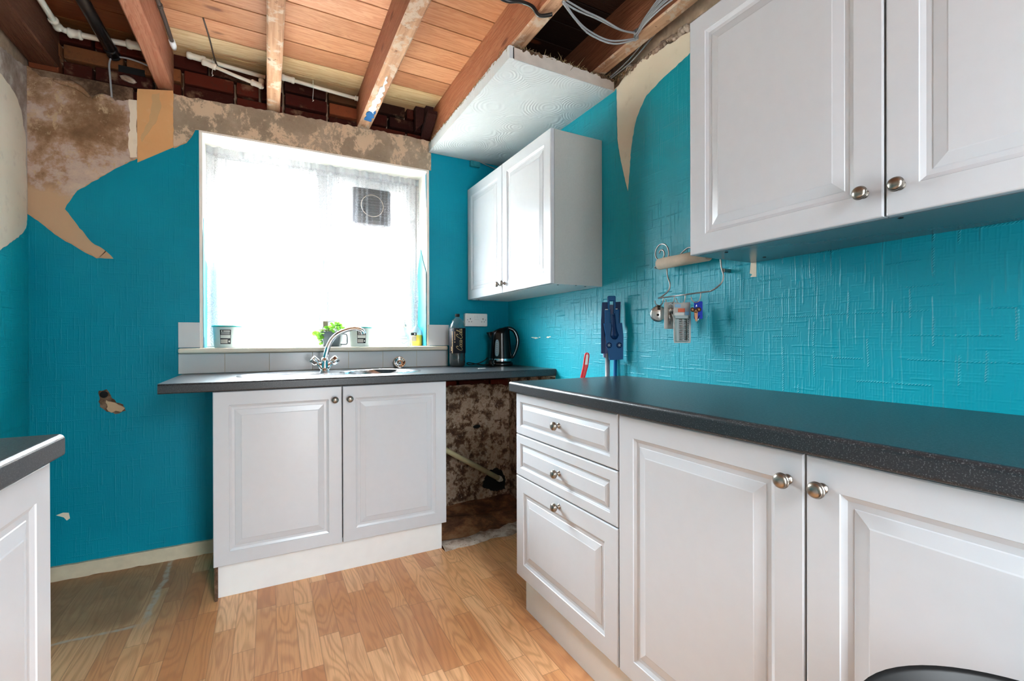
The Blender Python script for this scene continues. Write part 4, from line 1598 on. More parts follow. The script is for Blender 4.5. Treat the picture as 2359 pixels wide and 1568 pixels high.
# --- small plant in a slate grey planter
pt = tag(empty('potted_plant', (-1.120, 0.062, 1.038), math.radians(-20)), 'trailing green leafy plant in a slate grey watering-can planter', 'plant')
mb = MB()
L = []
for zz, k_ in ((0.0, 0.043), (0.002, 0.045), (0.085, 0.052), (0.088, 0.053), (0.088, 0.049), (0.004, 0.041)):
    L.append([(px, py, zz) for px, py in rrect(k_, k_ * 0.9, 0.012)])
mb.rings(L)
mb.build('planter', 'pot_slate', pt)
mb = MB()
mb.tube([(0.050, -0.01, 0.075), (0.070, -0.012, 0.074), (0.082, -0.012, 0.066), (0.083, -0.012, 0.022), (0.074, -0.012, 0.014), (0.047, -0.01, 0.014)], 0.0035, 8, 4)
mb.tube([(-0.049, -0.005, 0.08), (-0.054, -0.005, 0.105), (-0.035, -0.005, 0.135), (0.0, -0.005, 0.15), (0.03, -0.005, 0.13), (0.047, -0.005, 0.10)], 0.002, 8, 4)
mb.tube([(-0.049, -0.02, 0.03), (-0.068, -0.022, 0.045), (-0.072, -0.022, 0.068), (-0.085, -0.022, 0.072)], 0.004, 8, 3)
mb.build('planter_handle', 'pot_slate', pt)
mb = MB()
rnd = random.Random(91)
mb.box(-0.050, -0.022, -0.016, -0.010, 0.115, 0.148, 0.002)
mb.tube([(-0.022, -0.012, 0.09), (-0.026, -0.012, 0.12), (-0.028, -0.012, 0.165)], 0.0016, 6, 3)
mb.tube([(0.016, -0.012, 0.095), (0.014, -0.012, 0.13), (0.010, -0.014, 0.172)], 0.0014, 6, 3)
mb.tube([(0.014, -0.012, 0.152), (-0.002, -0.012, 0.142), (-0.016, -0.012, 0.13)], 0.0012, 6, 3)
mb.build('twig_marker', 'wicker', pt)
stems, leaves = MB(), MB()
for q_ in range(30):
    a = rnd.uniform(0, 2 * PI)
    rr = rnd.uniform(0.02, 0.06)
    base = Vector((0.02 * math.cos(a), 0.018 * math.sin(a), 0.08))
    hang = q_ > 19
    if hang:
        side = rnd.choice([-1, -1, -1, 1])
        tipv = Vector((side * rnd.uniform(0.055, 0.085) if side < 0 else rnd.uniform(0.05, 0.07), rnd.uniform(-0.055, -0.02), rnd.uniform(0.012, 0.07)))
        midv = Vector((tipv.x * 0.8, tipv.y * 0.9, 0.098))
    else:
        tipv = Vector((rr * math.cos(a) * 1.05, rr * math.sin(a) * 0.8 - 0.01, 0.085 + rnd.uniform(0.01, 0.065) * (1.2 - rr / 0.08)))
        midv = (base + tipv) * 0.5 + Vector((0, 0, 0.012))
    stems.tube([base, midv, tipv], [0.0013, 0.0011, 0.0008], 5, 4)
    for m_ in range(4 if hang else 3):
        t = 1 - m_ * 0.2
        p = midv.lerp(tipv, max(0, t)) if t > 0.3 else midv
        d = Vector((rnd.uniform(-1, 1), rnd.uniform(-1, 0.3), rnd.uniform(-0.3, 0.7))).normalized()
        nrm = Vector((rnd.uniform(-0.5, 0.5), -1, rnd.uniform(-0.2, 1.0))).normalized()
        sd = d.cross(nrm).normalized()
        nrm = sd.cross(d).normalized()
        ll = rnd.uniform(0.014, 0.023)
        ww = ll * rnd.uniform(0.36, 0.46)
        g0 = rnd.uniform(0.75, 1.25)
        leaves.col = (g0, g0, g0, 1)
        rows = []
        for k_ in range(6):
            tt = k_ / 5
            wd = ww * math.sin(PI * min(1, tt * 0.88 + 0.1)) ** 0.7
            if k_ == 5:
                wd = 0.0004
            c0 = p + d * ll * tt - nrm * 0.003 * tt * tt * 2
            rows.append([c0 - sd * wd + nrm * 0.0022, c0, c0 + sd * wd + nrm * 0.0022])
        leaves.rings(rows, False, False, True, close=False)
stems.build('stems', 'stem_green', pt)


def leaf_mat():
    g = G('leaf', 0.45)
    n = g.noise(g.pos(), 60, 3)
    g.color(g.mix(n, (58, 128, 34), (150, 204, 74)))
    tl = g.t.nodes.new('ShaderNodeBsdfTranslucent')
    tl.inputs[0].default_value = lin((130, 200, 60))
    mx = g.t.nodes.new('ShaderNodeMixShader')
    mx.inputs[0].default_value = 0.35
    g.t.links.new(g.b.outputs[0], mx.inputs[1])
    g.t.links.new(tl.outputs[0], mx.inputs[2])
    g.t.links.new(mx.outputs[0], g.out.inputs[0])
    MAT['leaf'] = g.m


leaf_mat()
leaves.build('leaves', 'leaf', pt, fix=False)
# --- soap bottles at the right end of the sill
so = tag(empty('soap_dispenser', (-0.692, 0.085, 1.038), math.radians(-28)), 'clear pump dispenser of pale blue soap with a pointed label', 'soap dispenser')
mb = MB()
L = []
for zz, a, b in ((0, 0.028, 0.02), (0.004, 0.031, 0.022), (0.055, 0.032, 0.023), (0.075, 0.024, 0.019), (0.10, 0.011, 0.011), (0.118, 0.009, 0.009)):
    L.append([(a * math.cos(2 * PI * k / 26), b * math.sin(2 * PI * k / 26), zz) for k in range(26)])
mb.rings(L)
mb.build('soap_bottle', 'soap_plastic', so)
mb = MB()
mb.lathe([(0.001, 0.117), (0.012, 0.117), (0.012, 0.132), (0.009, 0.136), (0.004, 0.138), (0.004, 0.156), (0.009, 0.158), (0.009, 0.163), (0.001, 0.164)], seg=18)
mb.tube([(0, 0, 0.160), (0.012, -0.004, 0.161), (0.024, -0.008, 0.158), (0.028, -0.009, 0.150)], [0.004, 0.0036, 0.003, 0.003], 8, 3)
mb.build('pump', 'card_grey', so)
mb = MB()
pts = [(-0.020, 0.062), (0.020, 0.062), (0.024, 0.030), (0.0, 0.014), (-0.024, 0.030)]
mb.prism(pts, 1, -0.0205, -0.0255)
simple('label_pale', (196, 210, 216), 0.4)
mb.build('label', 'label_pale', so)
mb = MB()
mb.tube([(-0.024, -0.0262, 0.030), (0.0, -0.0262, 0.0145), (0.024, -0.0262, 0.030)], 0.0011, 6)
mb.tube([(-0.0205, -0.0262, 0.044), (0.0205, -0.0262, 0.044)], 0.0008, 6)
mb.tube([(-0.0205, -0.0262, 0.062), (0.0205, -0.0262, 0.062)], 0.0008, 6)
mb.build('label_outline', 'pot_slate', so)

hb = tag(empty('soap_bottle', (-0.612, 0.10, 1.038), math.radians(-28)), 'squat clear bottle of yellow liquid soap in the sill corner', 'soap bottle')
mb = MB()
L = []
for zz, a, b in ((0, 0.030, 0.020), (0.004, 0.034, 0.024), (0.070, 0.034, 0.024)):
    L.append([(a * math.cos(2 * PI * k / 26), b * math.sin(2 * PI * k / 26), zz) for k in range(26)])
mb.rings(L)
mb.build('liquid', 'yellow_soap', hb)
mb = MB()
L = []
for zz, a, b in ((0.0705, 0.034, 0.024), (0.10, 0.030, 0.021), (0.118, 0.018, 0.015), (0.124, 0.010, 0.010), (0.130, 0.0095, 0.0095)):
    L.append([(a * math.cos(2 * PI * k / 26), b * math.sin(2 * PI * k / 26), zz) for k in range(26)])
mb.rings(L)
mb.build('bottle_shoulder', 'soap_plastic', hb)
mb = MB()
mb.box(-0.030, 0.006, -0.026, -0.0235, 0.066, 0.085, 0.001)
mb.build('dark_label', 'label_black', hb)
mb = MB()
mb.box(-0.026, 0.004, -0.0262, -0.0235, 0.030, 0.064, 0.001)
mb.build('paper_label', 'card_tube', hb)
mb = MB()
mb.box(-0.009, -0.001, -0.027, -0.026, 0.071, 0.080)
mb.build('label_emblem', 'label_white', hb)

# --- cola bottle
cb_ = tag(empty('cola_bottle', (-0.418, -0.12, 0.910), math.radians(-28)), 'large clear bottle of dark cola with a black and gold label and black cap', 'bottle')
mb = MB()
bot_prof = [(0.001, 0.006), (0.02, 0.002), (0.038, 0.0), (0.046, 0.008), (0.049, 0.025), (0.0495, 0.06), (0.0485, 0.07), (0.0495, 0.08), (0.0495, 0.215), (0.049, 0.238), (0.045, 0.262), (0.034, 0.284), (0.020, 0.298), (0.0135, 0.304), (0.0125, 0.312)]
mb.lathe(bot_prof, seg=40)
mb.build('bottle_shell', 'clear_plastic', cb_)
mb = MB()
mb.lathe([(0.001, 0.007), (0.036, 0.003), (0.0445, 0.010), (0.0475, 0.026), (0.048, 0.06), (0.047, 0.07), (0.048, 0.08), (0.048, 0.238), (0.001, 0.239)], seg=40)
mb.build('cola', 'cola_liquid', cb_)
mb = MB()
mb.lathe([(0.001, 0.326), (0.013, 0.326), (0.0145, 0.323), (0.0145, 0.309), (0.0125, 0.308), (0.001, 0.308)], seg=24)
mb.build('cap', 'rubber_black', cb_)
mb = MB()
mb.lathe([(0.0498, 0.085), (0.0502, 0.0855), (0.0502, 0.2375), (0.0498, 0.238)], seg=44, cap0=False, cap1=False)
simple('label_cola', (18, 16, 24), 0.55, spec=0.2)
lab = mb.build('label', 'label_cola', cb_)


def script_word(strokes, scale, adv_list):
    """strokes per letter in a unit frame, laid along +u; returns polylines"""
    out, u = [], 0.0
    for ch, adv in adv_list:
        for st in strokes[ch]:
            out.append([((u + a + 0.28 * b) * scale, b * scale) for a, b in st])
        u += adv
    return out


SCR = {'C': [[(0.95, 1.35), (0.85, 1.62), (0.5, 1.7), (0.15, 1.25), (0.0, 0.6), (0.12, 0.1), (0.5, -0.02), (0.9, 0.2), (1.05, 0.45)], [(0.95, 1.35), (0.82, 1.2), (0.78, 1.38)]],
       'o': [[(0.45, 0.72), (0.2, 0.75), (0.04, 0.42), (0.16, 0.04), (0.4, 0.02), (0.56, 0.36), (0.45, 0.72), (0.62, 0.66)]],
       'c': [[(0.5, 0.6), (0.34, 0.75), (0.08, 0.5), (0.1, 0.1), (0.34, 0.0), (0.62, 0.24)]],
       'a': [[(0.5, 0.66), (0.22, 0.76), (0.04, 0.4), (0.14, 0.04), (0.36, 0.1), (0.52, 0.66), (0.5, 0.14), (0.62, 0.0), (0.78, 0.2)]],
       '-': [[(0.06, 0.42), (0.34, 0.46)]],
       'l': [[(0.0, 0.1), (0.3, 0.9), (0.42, 1.5), (0.28, 1.66), (0.14, 1.2), (0.14, 0.2), (0.26, 0.0), (0.44, 0.2)]],
       'sw': [[(0.15, 1.25), (-0.3, 0.5), (-0.2, -0.4), (1.2, -0.42), (2.6, -0.2)]]}
word = script_word(SCR, 0.0215, [('C', 1.02), ('o', 0.62), ('c', 0.6), ('a', 0.72), ('-', 0.4), ('C', 1.02), ('o', 0.62), ('l', 0.42), ('a', 0.7)])
m_let = MB()
for st in word:
    pts = []
    for uu, vv in st:
        z = 0.100 + uu
        a = math.radians(-62) - (vv - 0.012) / 0.0502
        pts.append((0.0506 * math.cos(a), 0.0506 * math.sin(a), z))
    m_let.tube(pts, 0.0011, 5, 4)
m_let.build('script_lettering', 'gold_print', lab)
mb = MB()
for z0, z1, a0, a1 in ((0.165, 0.222, -104, -98), (0.150, 0.160, -104, -98), (0.085, 0.225, -124, -118), (0.10, 0.13, -132, -126)):
    for k in range(int((z1 - z0) / 0.009)):
        zz = z0 + k * 0.009
        a_, b_ = math.radians(a0), math.radians(a1)
        mb.rings([[(0.0507 * math.cos(a_ + (b_ - a_) * q_ / 3), 0.0507 * math.sin(a_ + (b_ - a_) * q_ / 3), z) for q_ in range(4)] for z in (zz, zz + 0.0055)], False, False, True, close=False)
mb.build('gold_print', 'bronze_print', lab)

# --- kettle
kt = tag(empty('kettle', (-0.125, -0.130, 0.910), math.radians(-27.9)), 'black cordless kettle with clear water gauge and chrome band', 'kettle')
mb = MB()
mb.lathe([(0.001, 0.002), (0.078, 0.002), (0.080, 0.006), (0.079, 0.018), (0.070, 0.022), (0.001, 0.023)], seg=40)
mb.build('kettle_base', 'black_plastic', kt)
mb = MB()
L = []
for zz, r in ((0.024, 0.070), (0.028, 0.0735), (0.045, 0.0735), (0.052, 0.073), (0.12, 0.0675), (0.18, 0.0625), (0.205, 0.060)):
    L.append([(r * math.cos(2 * PI * k / 44), r * 0.95 * math.sin(2 * PI * k / 44), zz) for k in range(44)])
top = []
for k in range(44):
    a = 2 * PI * k / 44
    r = 0.058
    top.append((r * math.cos(a), r * 0.93 * math.sin(a), 0.226 + 0.010 * math.cos(a)))
L.append(top)
L.append([(p[0] * 0.7, p[1] * 0.7, 0.238 + 0.012 * p[0] / 0.058) for p in top])
L.append([(p[0] * 0.1, p[1] * 0.1, 0.242) for p in top])
mb.rings(L)
# spout
mb.rings([[(-0.050 + x_, y_, z_) for x_, y_, z_ in sec] for sec in (
    [(0, -0.026, 0.150), (-0.014, 0, 0.150), (0, 0.026, 0.150), (0.02, 0, 0.150)],
    [(-0.006, -0.024, 0.185), (-0.028, 0, 0.182), (-0.006, 0.024, 0.185), (0.02, 0, 0.19)],
    [(-0.012, -0.020, 0.216), (-0.042, 0, 0.213), (-0.012, 0.020, 0.216), (0.02, 0, 0.222)])])
mb.build('kettle_body', 'black_gloss', kt)
mb = MB()
mb.lathe([(0.0742, 0.028), (0.0744, 0.029), (0.0744, 0.0445), (0.0742, 0.0455)], seg=44, cap0=False, cap1=False, sy=0.955)
mb.build('chrome_band', 'chrome', kt)
mb = MB()
a0 = math.radians(-108)
pts = []
rows = []
for k in range(13):
    zz = 0.062 + 0.105 * k / 12
    hw = 0.20 * math.sqrt(max(0.02, 1 - ((k - 6) / 6.3) ** 4))
    rr = 0.0735 - (zz - 0.045) * 0.082 + 0.0012
    rows.append([(rr * math.cos(a0 + hw * s_i), rr * 0.955 * math.sin(a0 + hw * s_i), zz) for s_i in (-1, -0.5, 0, 0.5, 1)])
mb.rings(rows, False, False, True, close=False)
simple('gauge_grey', (126, 140, 148), 0.15)
gw = mb.build('water_gauge', 'gauge_grey', kt)
mb = MB()
for k in range(7):
    zz = 0.075 + 0.012 * k
    rr = 0.0735 - (zz - 0.045) * 0.082 + 0.0022
    mb.tube([(rr * math.cos(a0 + 0.03 * s_i), rr * 0.955 * math.sin(a0 + 0.03 * s_i), zz) for s_i in (-1, 1)], 0.0012, 5)
mb.build('gauge_marks', 'label_white', gw)
mb = MB()
mb.tube([(0.020, 0, 0.236), (0.055, 0, 0.240), (0.088, 0, 0.222), (0.108, 0, 0.180), (0.110, 0, 0.140), (0.098, 0, 0.095), (0.080, 0, 0.058), (0.066, 0, 0.050)],
        [0.010, 0.012, 0.0125, 0.012, 0.011, 0.010, 0.009, 0.008], 12, 5)
mb.build('handle', 'black_plastic', kt)
mb = MB()
mb.tube([(0.050, -0.011, 0.240), (0.086, -0.0125, 0.224), (0.106, -0.0125, 0.182), (0.108, -0.0115, 0.140), (0.096, -0.0105, 0.095), (0.078, -0.0095, 0.057)], 0.0022, 6, 5)
mb.build('handle_trim', 'chrome', kt)
kc = tag(empty('power_lead', (0, 0, 0)), 'black kettle lead with its plug coiled on the worktop', 'cord')
mb = MB()
W2 = lambda u, d, z: (-0.125 + 0.884 * u + 0.468 * d, -0.130 - 0.468 * u + 0.884 * d, 0.910 + z)
mb.tube([W2(-0.086, -0.01, 0.05), W2(-0.10, -0.02, 0.035), W2(-0.14, -0.02, 0.016), W2(-0.19, -0.03, 0.008), W2(-0.215, -0.02, 0.012), W2(-0.205, -0.03, 0.020), W2(-0.16, -0.05, 0.014), W2(-0.11, -0.075, 0.008), W2(-0.07, -0.085, 0.014)], 0.0034, 8, 6)
mb.build('flex', 'rubber_black', kc)
mb = MB()
mb.lathe([(0.001, -0.012), (0.016, -0.012), (0.022, -0.006), (0.022, 0.006), (0.015, 0.012), (0.001, 0.013)], W2(-0.055, -0.09, 0.022), (0.5, -0.8, 0.3), 18)
mb.build('plug', 'rubber_black', kc)
mb = MB()
for k in (-0.009, 0.0, 0.009):
    a = Vector(W2(-0.055 + k, -0.10, 0.012 + abs(k) * 0.9))
    mb.tube([a, a + Vector((0.006, -0.014, -0.004))], 0.002, 6)
mb.build('plug_pins', 'chrome', kc)
tag(kc.children[0], None)
# scraps on the worktop
mb = MB()
for x, y, l, a in ((-0.36, -0.36, 0.03, 0.4),):
    mb.box(x - l, x + l, y - 0.004, y + 0.004, 0.9102, 0.9125, 0.0005, mat=Matrix.Translation((x, y, 0)) @ Matrix.Rotation(a, 4, 'Z') @ Matrix.Translation((-x, -y, 0)))
tag(mb.build('paper_scrap', 'debris'), 'thin white scrap of paper on the worktop in front of the kettle', 'scrap')

# --- double socket
sk_ = tag(empty('wall_socket', (-0.252, -0.0022, 1.205)), 'white double wall socket above the kettle', 'socket')
mb = MB()
mb.rings([[(px, yy, pz) for px, pz in rrect(0.078 - i_, 0.042 - i_, 0.006)] for i_, yy in ((0, 0.0), (0, -0.030), (0.0015, -0.034), (0.004, -0.035))])
mb.build('face_plate', 'socket_white', sk_)
for sx in (-1, 1):
    mb = MB()
    cx_ = 0.045 * sx
    mb.box(cx_ - 0.0022, cx_ + 0.0022, -0.0356, -0.034, 0.002, 0.011)
    mb.box(cx_ - 0.012, cx_ - 0.006, -0.0356, -0.034, -0.014, -0.0105)
    mb.box(cx_ + 0.006, cx_ + 0.012, -0.0356, -0.034, -0.014, -0.0105)
    mb.lathe([(0.001, 0), (0.0025, 0), (0.001, 0.001)], (cx_ + 0.019 * sx, -0.0355, 0.0), (0, -1, 0), 8)
    mb.build('pin_holes', 'rubber_black', sk_)
    mb = MB()
    mb.box(0.009 * sx - 0.006, 0.009 * sx + 0.006, -0.0385, -0.034, 0.012, 0.028, 0.001)
    mb.build('switch', 'socket_white', sk_)
mb = MB()
for k in range(4):
    mb.box(-0.014 + k * 0.008, -0.010 + k * 0.008, -0.0355, -0.034, 0.002, 0.0045)
mb.build('maker_mark', 'card_grey', sk_)

# --- painted junction box and its cable near the ceiling
jb = tag(empty('junction_box', (-0.252, -0.0022, 2.222)), 'small junction box painted turquoise, under the white ceiling piece', 'junction box')
mb = MB()
mb.box(-0.034, 0.034, -0.026, 0.0, -0.016, 0.020, 0.003)
mb.box(-0.020, 0.022, -0.032, -0.026, -0.010, 0.014, 0.002)
mb.build('box_body', 'teal_plastic', jb)
mb = MB()
mb.tube([(-0.01, -0.020, 0.018), (0.02, -0.024, 0.021), (0.09, -0.012, 0.010), (0.16, -0.010, -0.002), (0.24, -0.008, -0.012)], 0.0032, 8, 4)
mb.build('box_cable', 'cable_grey', jb)

# --- waste pipe under the worktop
wp = tag(empty('waste_pipe', (0, 0, 0)), 'cream plastic waste pipe sloping from the sink cabinet to the corner floor', 'pipe')
mb = MB()
mb.tube([(-0.60, -0.12, 0.470), (-0.455, -0.105, 0.378), (-0.085, -0.035, 0.145)], 0.0165, 16)
mb.build('pipe_run', 'pipe_cream', wp)
mb = MB()
mb.tube([(-0.100, -0.038, 0.154), (-0.083, -0.035, 0.144)], 0.0195, 16)
mb.tube([(-0.083, -0.035, 0.144), (-0.060, -0.012, 0.130)], [0.017, 0.010], 16)
mb.build('pipe_coupling', 'pipe_white', wp)

# ================================================================== CEILING SERVICES
def pipe_run(name, pts, r, mat_, label, fittings=(), mat_f=None, sm=0, seg=14, cat='pipe', group=None):
    t_ = tag(empty(name, (0, 0, 0)), label, cat, group)
    m = MB()
    m.tube(pts, r, seg, sm)
    m.build('pipe_run', mat_, t_)
    for a, b, rr in fittings:
        m = MB()
        a, b = Vector(a), Vector(b)
        d = (b - a)
        m.tube([a, a + d * 0.08, a + d * 0.22, a + d * 0.26, a + d * 0.74, a + d * 0.78, a + d * 0.92, b],
               [rr * 0.8, rr, rr, rr * 0.88, rr * 0.88, rr, rr, rr * 0.8], seg)
        m.build('fitting', mat_f or mat_, t_)
    return t_


pipe_run('white_pipe', [(-2.262, -0.62, 2.47), (-2.262, -0.35, 2.462), (-2.262, -0.12, 2.452), (-2.26, -0.085, 2.447), (-2.225, -0.06, 2.447), (-2.10, -0.06, 2.452), (-1.945, -0.06, 2.462)], 0.0125,
          'pipe_white', 'white plastic pipe turning the corner at the top left by the dark joist',
          [((-2.262, -0.40, 2.464), (-2.262, -0.30, 2.460), 0.021), ((-2.262, -0.135, 2.452), (-2.258, -0.075, 2.447), 0.0185), ((-2.235, -0.06, 2.447), (-2.185, -0.06, 2.448), 0.021), ((-2.03, -0.06, 2.457), (-1.95, -0.06, 2.461), 0.021)])
pipe_run('white_pipe', [(-1.80, -0.05, 2.478), (-1.66, -0.05, 2.468), (-1.46, -0.05, 2.457)], 0.0105, 'pipe_white', 'upper white plastic pipe over the left half of the window',
          [((-1.80, -0.05, 2.478), (-1.72, -0.05, 2.472), 0.017)])
pipe_run('white_pipe', [(-1.72, -0.075, 2.446), (-1.60, -0.075, 2.418), (-1.49, -0.075, 2.396)], 0.0085, 'pipe_white', 'lower slanting white pipe ending in an elbow beside a narrow joist',
          [((-1.735, -0.075, 2.449), (-1.675, -0.075, 2.436), 0.0155), ((-1.525, -0.075, 2.403), (-1.475, -0.075, 2.393), 0.0155), ((-1.480, -0.07, 2.388), (-1.478, -0.06, 2.435), 0.014)])
pipe_run('white_pipe', [(-1.385, -0.05, 2.478), (-1.20, -0.05, 2.466), (-0.995, -0.05, 2.456)], 0.0095, 'pipe_white', 'white pipe between two joists over the middle of the window',
          [((-1.385, -0.05, 2.478), (-1.320, -0.05, 2.474), 0.017), ((-1.01, -0.05, 2.4575), (-0.992, -0.05, 2.456), 0.014)])
pipe_run('soil_pipe', [(-2.093, -0.85, 2.408), (-2.083, -0.02, 2.408)], 0.023, 'pipe_black', 'straight black pipe running back into the brickwork', [((-2.084, -0.09, 2.408), (-2.083, -0.015, 2.408), 0.026)])
pipe_run('dark_conduit', [(-1.846, -0.85, 2.468), (-1.848, -0.55, 2.462), (-1.842, -0.40, 2.46), (-1.838, -0.19, 2.452)], 0.0085, 'cable_brown', 'brown conduit beside the knotty joist with a white end cap', [((-1.842, -0.44, 2.46), (-1.842, -0.42, 2.46), 0.0105)], sm=4, cat='conduit')
cnd = bpy.data.objects['dark_conduit']
mb = MB()
mb.tube([(-1.838, -0.195, 2.452), (-1.837, -0.160, 2.450), (-1.836, -0.140, 2.446)], [0.0125, 0.0135, 0.009], 12)
mb.build('end_cap', 'upvc', cnd)
mb = MB()
mb.tube([(-1.94, -0.03, 2.388), (-2.0, -0.03, 2.402), (-2.05, -0.03, 2.404), (-2.088, -0.03, 2.392), (-2.100, -0.025, 2.36), (-2.098, -0.02, 2.30), (-2.095, -0.010, 2.215)], 0.0042, 8, 6)
tag(mb.build('looped_cable', 'cable_grey'), 'thin grey cable looping down over the plastered corner at upper left', 'cable')
mb = MB()
mb.tube([(-1.70, -0.36, 2.498), (-1.69, -0.22, 2.492), (-1.682, -0.11, 2.470), (-1.67, -0.05, 2.448)], 0.0035, 7, 5)
tag(mb.build('brown_wire', 'cable_brown'), 'thin brown wire hanging from the boards to the upper white pipe', 'wire')
for nm, x, z0, z1, lab_ in (('dangling_thread', -1.692, 2.40, 2.475, 'pale thread dangling over the bricks by the slanting pipe'), ('dangling_thread', -1.232, 2.385, 2.49, 'knotted white thread dangling over the bricks above the window')):
    mb = MB()
    mb.tube([(x, -0.075, z1), (x + 0.002, -0.075, (z0 + z1) / 2), (x - 0.001, -0.075, z0), (x + 0.004, -0.076, z0 - 0.006), (x - 0.003, -0.074, z0 - 0.012)], 0.0013, 6, 4)
    tag(mb.build(nm, 'debris'), lab_, 'thread')

# cables slung between the joists at the right
cl = tag(empty('cable_bundle', (0, 0, 0)), 'bundle of grey cables sagging between joists near the large wall cabinet', 'cables')


def cable(pts, r=0.0034, mat_='cable_grey'):
    m = MB()
    m.tube(pts, r, 8, 6)
    return m.build('cable', mat_, cl)


cable([(-0.50, -1.40, 2.317), (-0.40, -1.385, 2.318), (-0.30, -1.375, 2.322), (-0.20, -1.372, 2.312), (-0.125, -1.375, 2.320)])
cable([(-0.50, -1.395, 2.310), (-0.42, -1.375, 2.316), (-0.32, -1.365, 2.324), (-0.20, -1.362, 2.319), (-0.125, -1.370, 2.326)])
cable([(-0.50, -1.405, 2.304), (-0.42, -1.36, 2.300), (-0.33, -1.33, 2.294), (-0.22, -1.33, 2.288), (-0.125, -1.372, 2.301)])
cable([(-0.50, -1.40, 2.300), (-0.41, -1.355, 2.294), (-0.32, -1.322, 2.288), (-0.20, -1.325, 2.284), (-0.122, -1.378, 2.296)])
for k in range(6):
    cable([(-0.128 + 0.002 * (k % 3), -1.372, 2.30 + 0.004 * k), (-0.134, -1.43, 2.318 + 0.005 * k), (-0.137 - 0.002 * (k % 2), -1.52, 2.325 + 0.009 * k), (-0.136, -1.62, 2.322 + 0.012 * k), (-0.135, -1.85, 2.33 + 0.012 * k)], 0.0032)
mb = MB()
mb.box(-0.131, -0.1205, -1.385, -1.365, 2.292, 2.335, 0.002)
mb.build('cable_clip', 'pole_grey', cl)
mb = MB()
mb.tube([(-0.028, -1.05, 2.301), (-0.024, -1.15, 2.303), (-0.020, -1.25, 2.315), (-0.02, -1.40, 2.36), (-0.025, -1.6, 2.42)], 0.0032, 8, 5)
mb.tube([(-0.034, -1.05, 2.303), (-0.030, -1.15, 2.310), (-0.028, -1.25, 2.328), (-0.028, -1.40, 2.38), (-0.03, -1.6, 2.45)], 0.0032, 8, 5)
tag(mb.build('cable_pair', 'cable_grey'), 'pair of grey cables in the gap above the torn wall edge', 'cables')
mb = MB()
mb.tube([(-0.50, -1.33, 2.303), (-0.54, -1.300, 2.304), (-0.562, -1.285, 2.34), (-0.60, -1.257, 2.364), (-0.66, -1.232, 2.368), (-0.80, -1.26, 2.385)], 0.007, 10, 5)
tag(mb.build('black_cable', 'pipe_black'), 'thick black cable at the top edge crossing the joist', 'cable')

# ================================================================== RIGHT WALL ITEMS
# hook rack with paper roll
rk = tag(empty('hook_rack', (0, 0, 0)), 'scrolled wire kitchen roll holder with a rail of hooks on the right wall', 'rack')
mb = MB()
R_ = 0.0028
# spiral scroll at left, seen facing the room (in the YZ plane, 4 cm off the wall)
XS = -0.045
pts = []
for k in range(40):
    t = k / 39
    a = math.radians(-75 + 560 * t)
    r = 0.014 + 0.030 * t if t < 0.6 else 0.032 + 0.016 * (t - 0.6) / 0.4
    r = 0.008 + 0.038 * t
    pts.append((XS, -1.428 - r * 0.95 * math.sin(a), 1.424 + r * math.cos(a)))
mb.tube(pts, R_, 8)
e_ = pts[-1]
mb.tube([e_, (XS, -1.475, 1.404), (XS, -1.49, 1.395), (XS, -1.515, 1.397), (XS, -1.545, 1.415), (XS, -1.565, 1.423), (XS, -1.582, 1.421)], R_, 8, 4)
pts = []
for k in range(30):
    t = k / 29
    a = math.radians(75 - 560 * t)
    r = 0.046 - 0.038 * t
    pts.append((XS, -1.628 - r * 0.95 * math.sin(a), 1.424 + r * math.cos(a)))
mb.tube([(XS, -1.582, 1.421)] + pts[2:], R_, 8)
mb.build('scroll_top', 'wire_steel', rk)
mb = MB()
mb.tube([(-0.042, -1.413, 1.383), (-0.050, -1.410, 1.366), (-0.056, -1.405, 1.372), (-0.050, -1.432, 1.381)], R_ * 0.8, 8, 3)
mb.tube([(-0.042, -1.455, 1.378), (-0.040, -1.458, 1.330), (-0.038, -1.469, 1.295), (-0.040, -1.462, 1.270), (-0.052, -1.438, 1.248), (-0.056, -1.425, 1.243)], R_, 8, 5)
mb.tube([(-0.042, -1.700, 1.395), (-0.040, -1.706, 1.330), (-0.038, -1.713, 1.300), (-0.042, -1.708, 1.275), (-0.050, -1.688, 1.256), (-0.056, -1.672, 1.248)], R_, 8, 5)
mb.tube([(-0.056, -1.425, 1.243), (-0.056, -1.672, 1.248)], R_, 8)
mb.box(-0.038, -0.0022, -1.716, -1.704, 1.312, 1.325, 0.002)
mb.box(-0.042, -0.0022, -1.470, -1.460, 1.385, 1.392, 0.001)
mb.build('rail_frame', 'wire_steel', rk)
hooks_y = [-1.440, -1.497, -1.550, -1.620]
for yy in hooks_y:
    mb = MB()
    mb.tube([(-0.056, yy - 0.011, 1.246), (-0.057, yy - 0.0115, 1.232), (-0.062, yy - 0.009, 1.217), (-0.070, yy, 1.211), (-0.078, yy + 0.008, 1.219), (-0.080, yy + 0.011, 1.232)], 0.0021, 8, 4)
    mb.build('hook', 'wire_steel', rk)
mb = MB()
L = []
for yy, r in ((-1.425, 0.0205), (-1.425, 0.0225), (-1.66, 0.0225), (-1.66, 0.0205)):
    L.append([(-0.050 + r * math.cos(2 * PI * k / 28), yy, 1.381 + r * math.sin(2 * PI * k / 28)) for k in range(28)])
mb.rings(L + [L[0]], False, False)
tag(mb.build('cardboard_tube', 'card_tube'), 'bare cardboard roll tube on the wire rack', 'cardboard tube')

VR = Vector((0.884, -0.468, 0))     # a direction facing the room diagonally, used to turn the hanging things
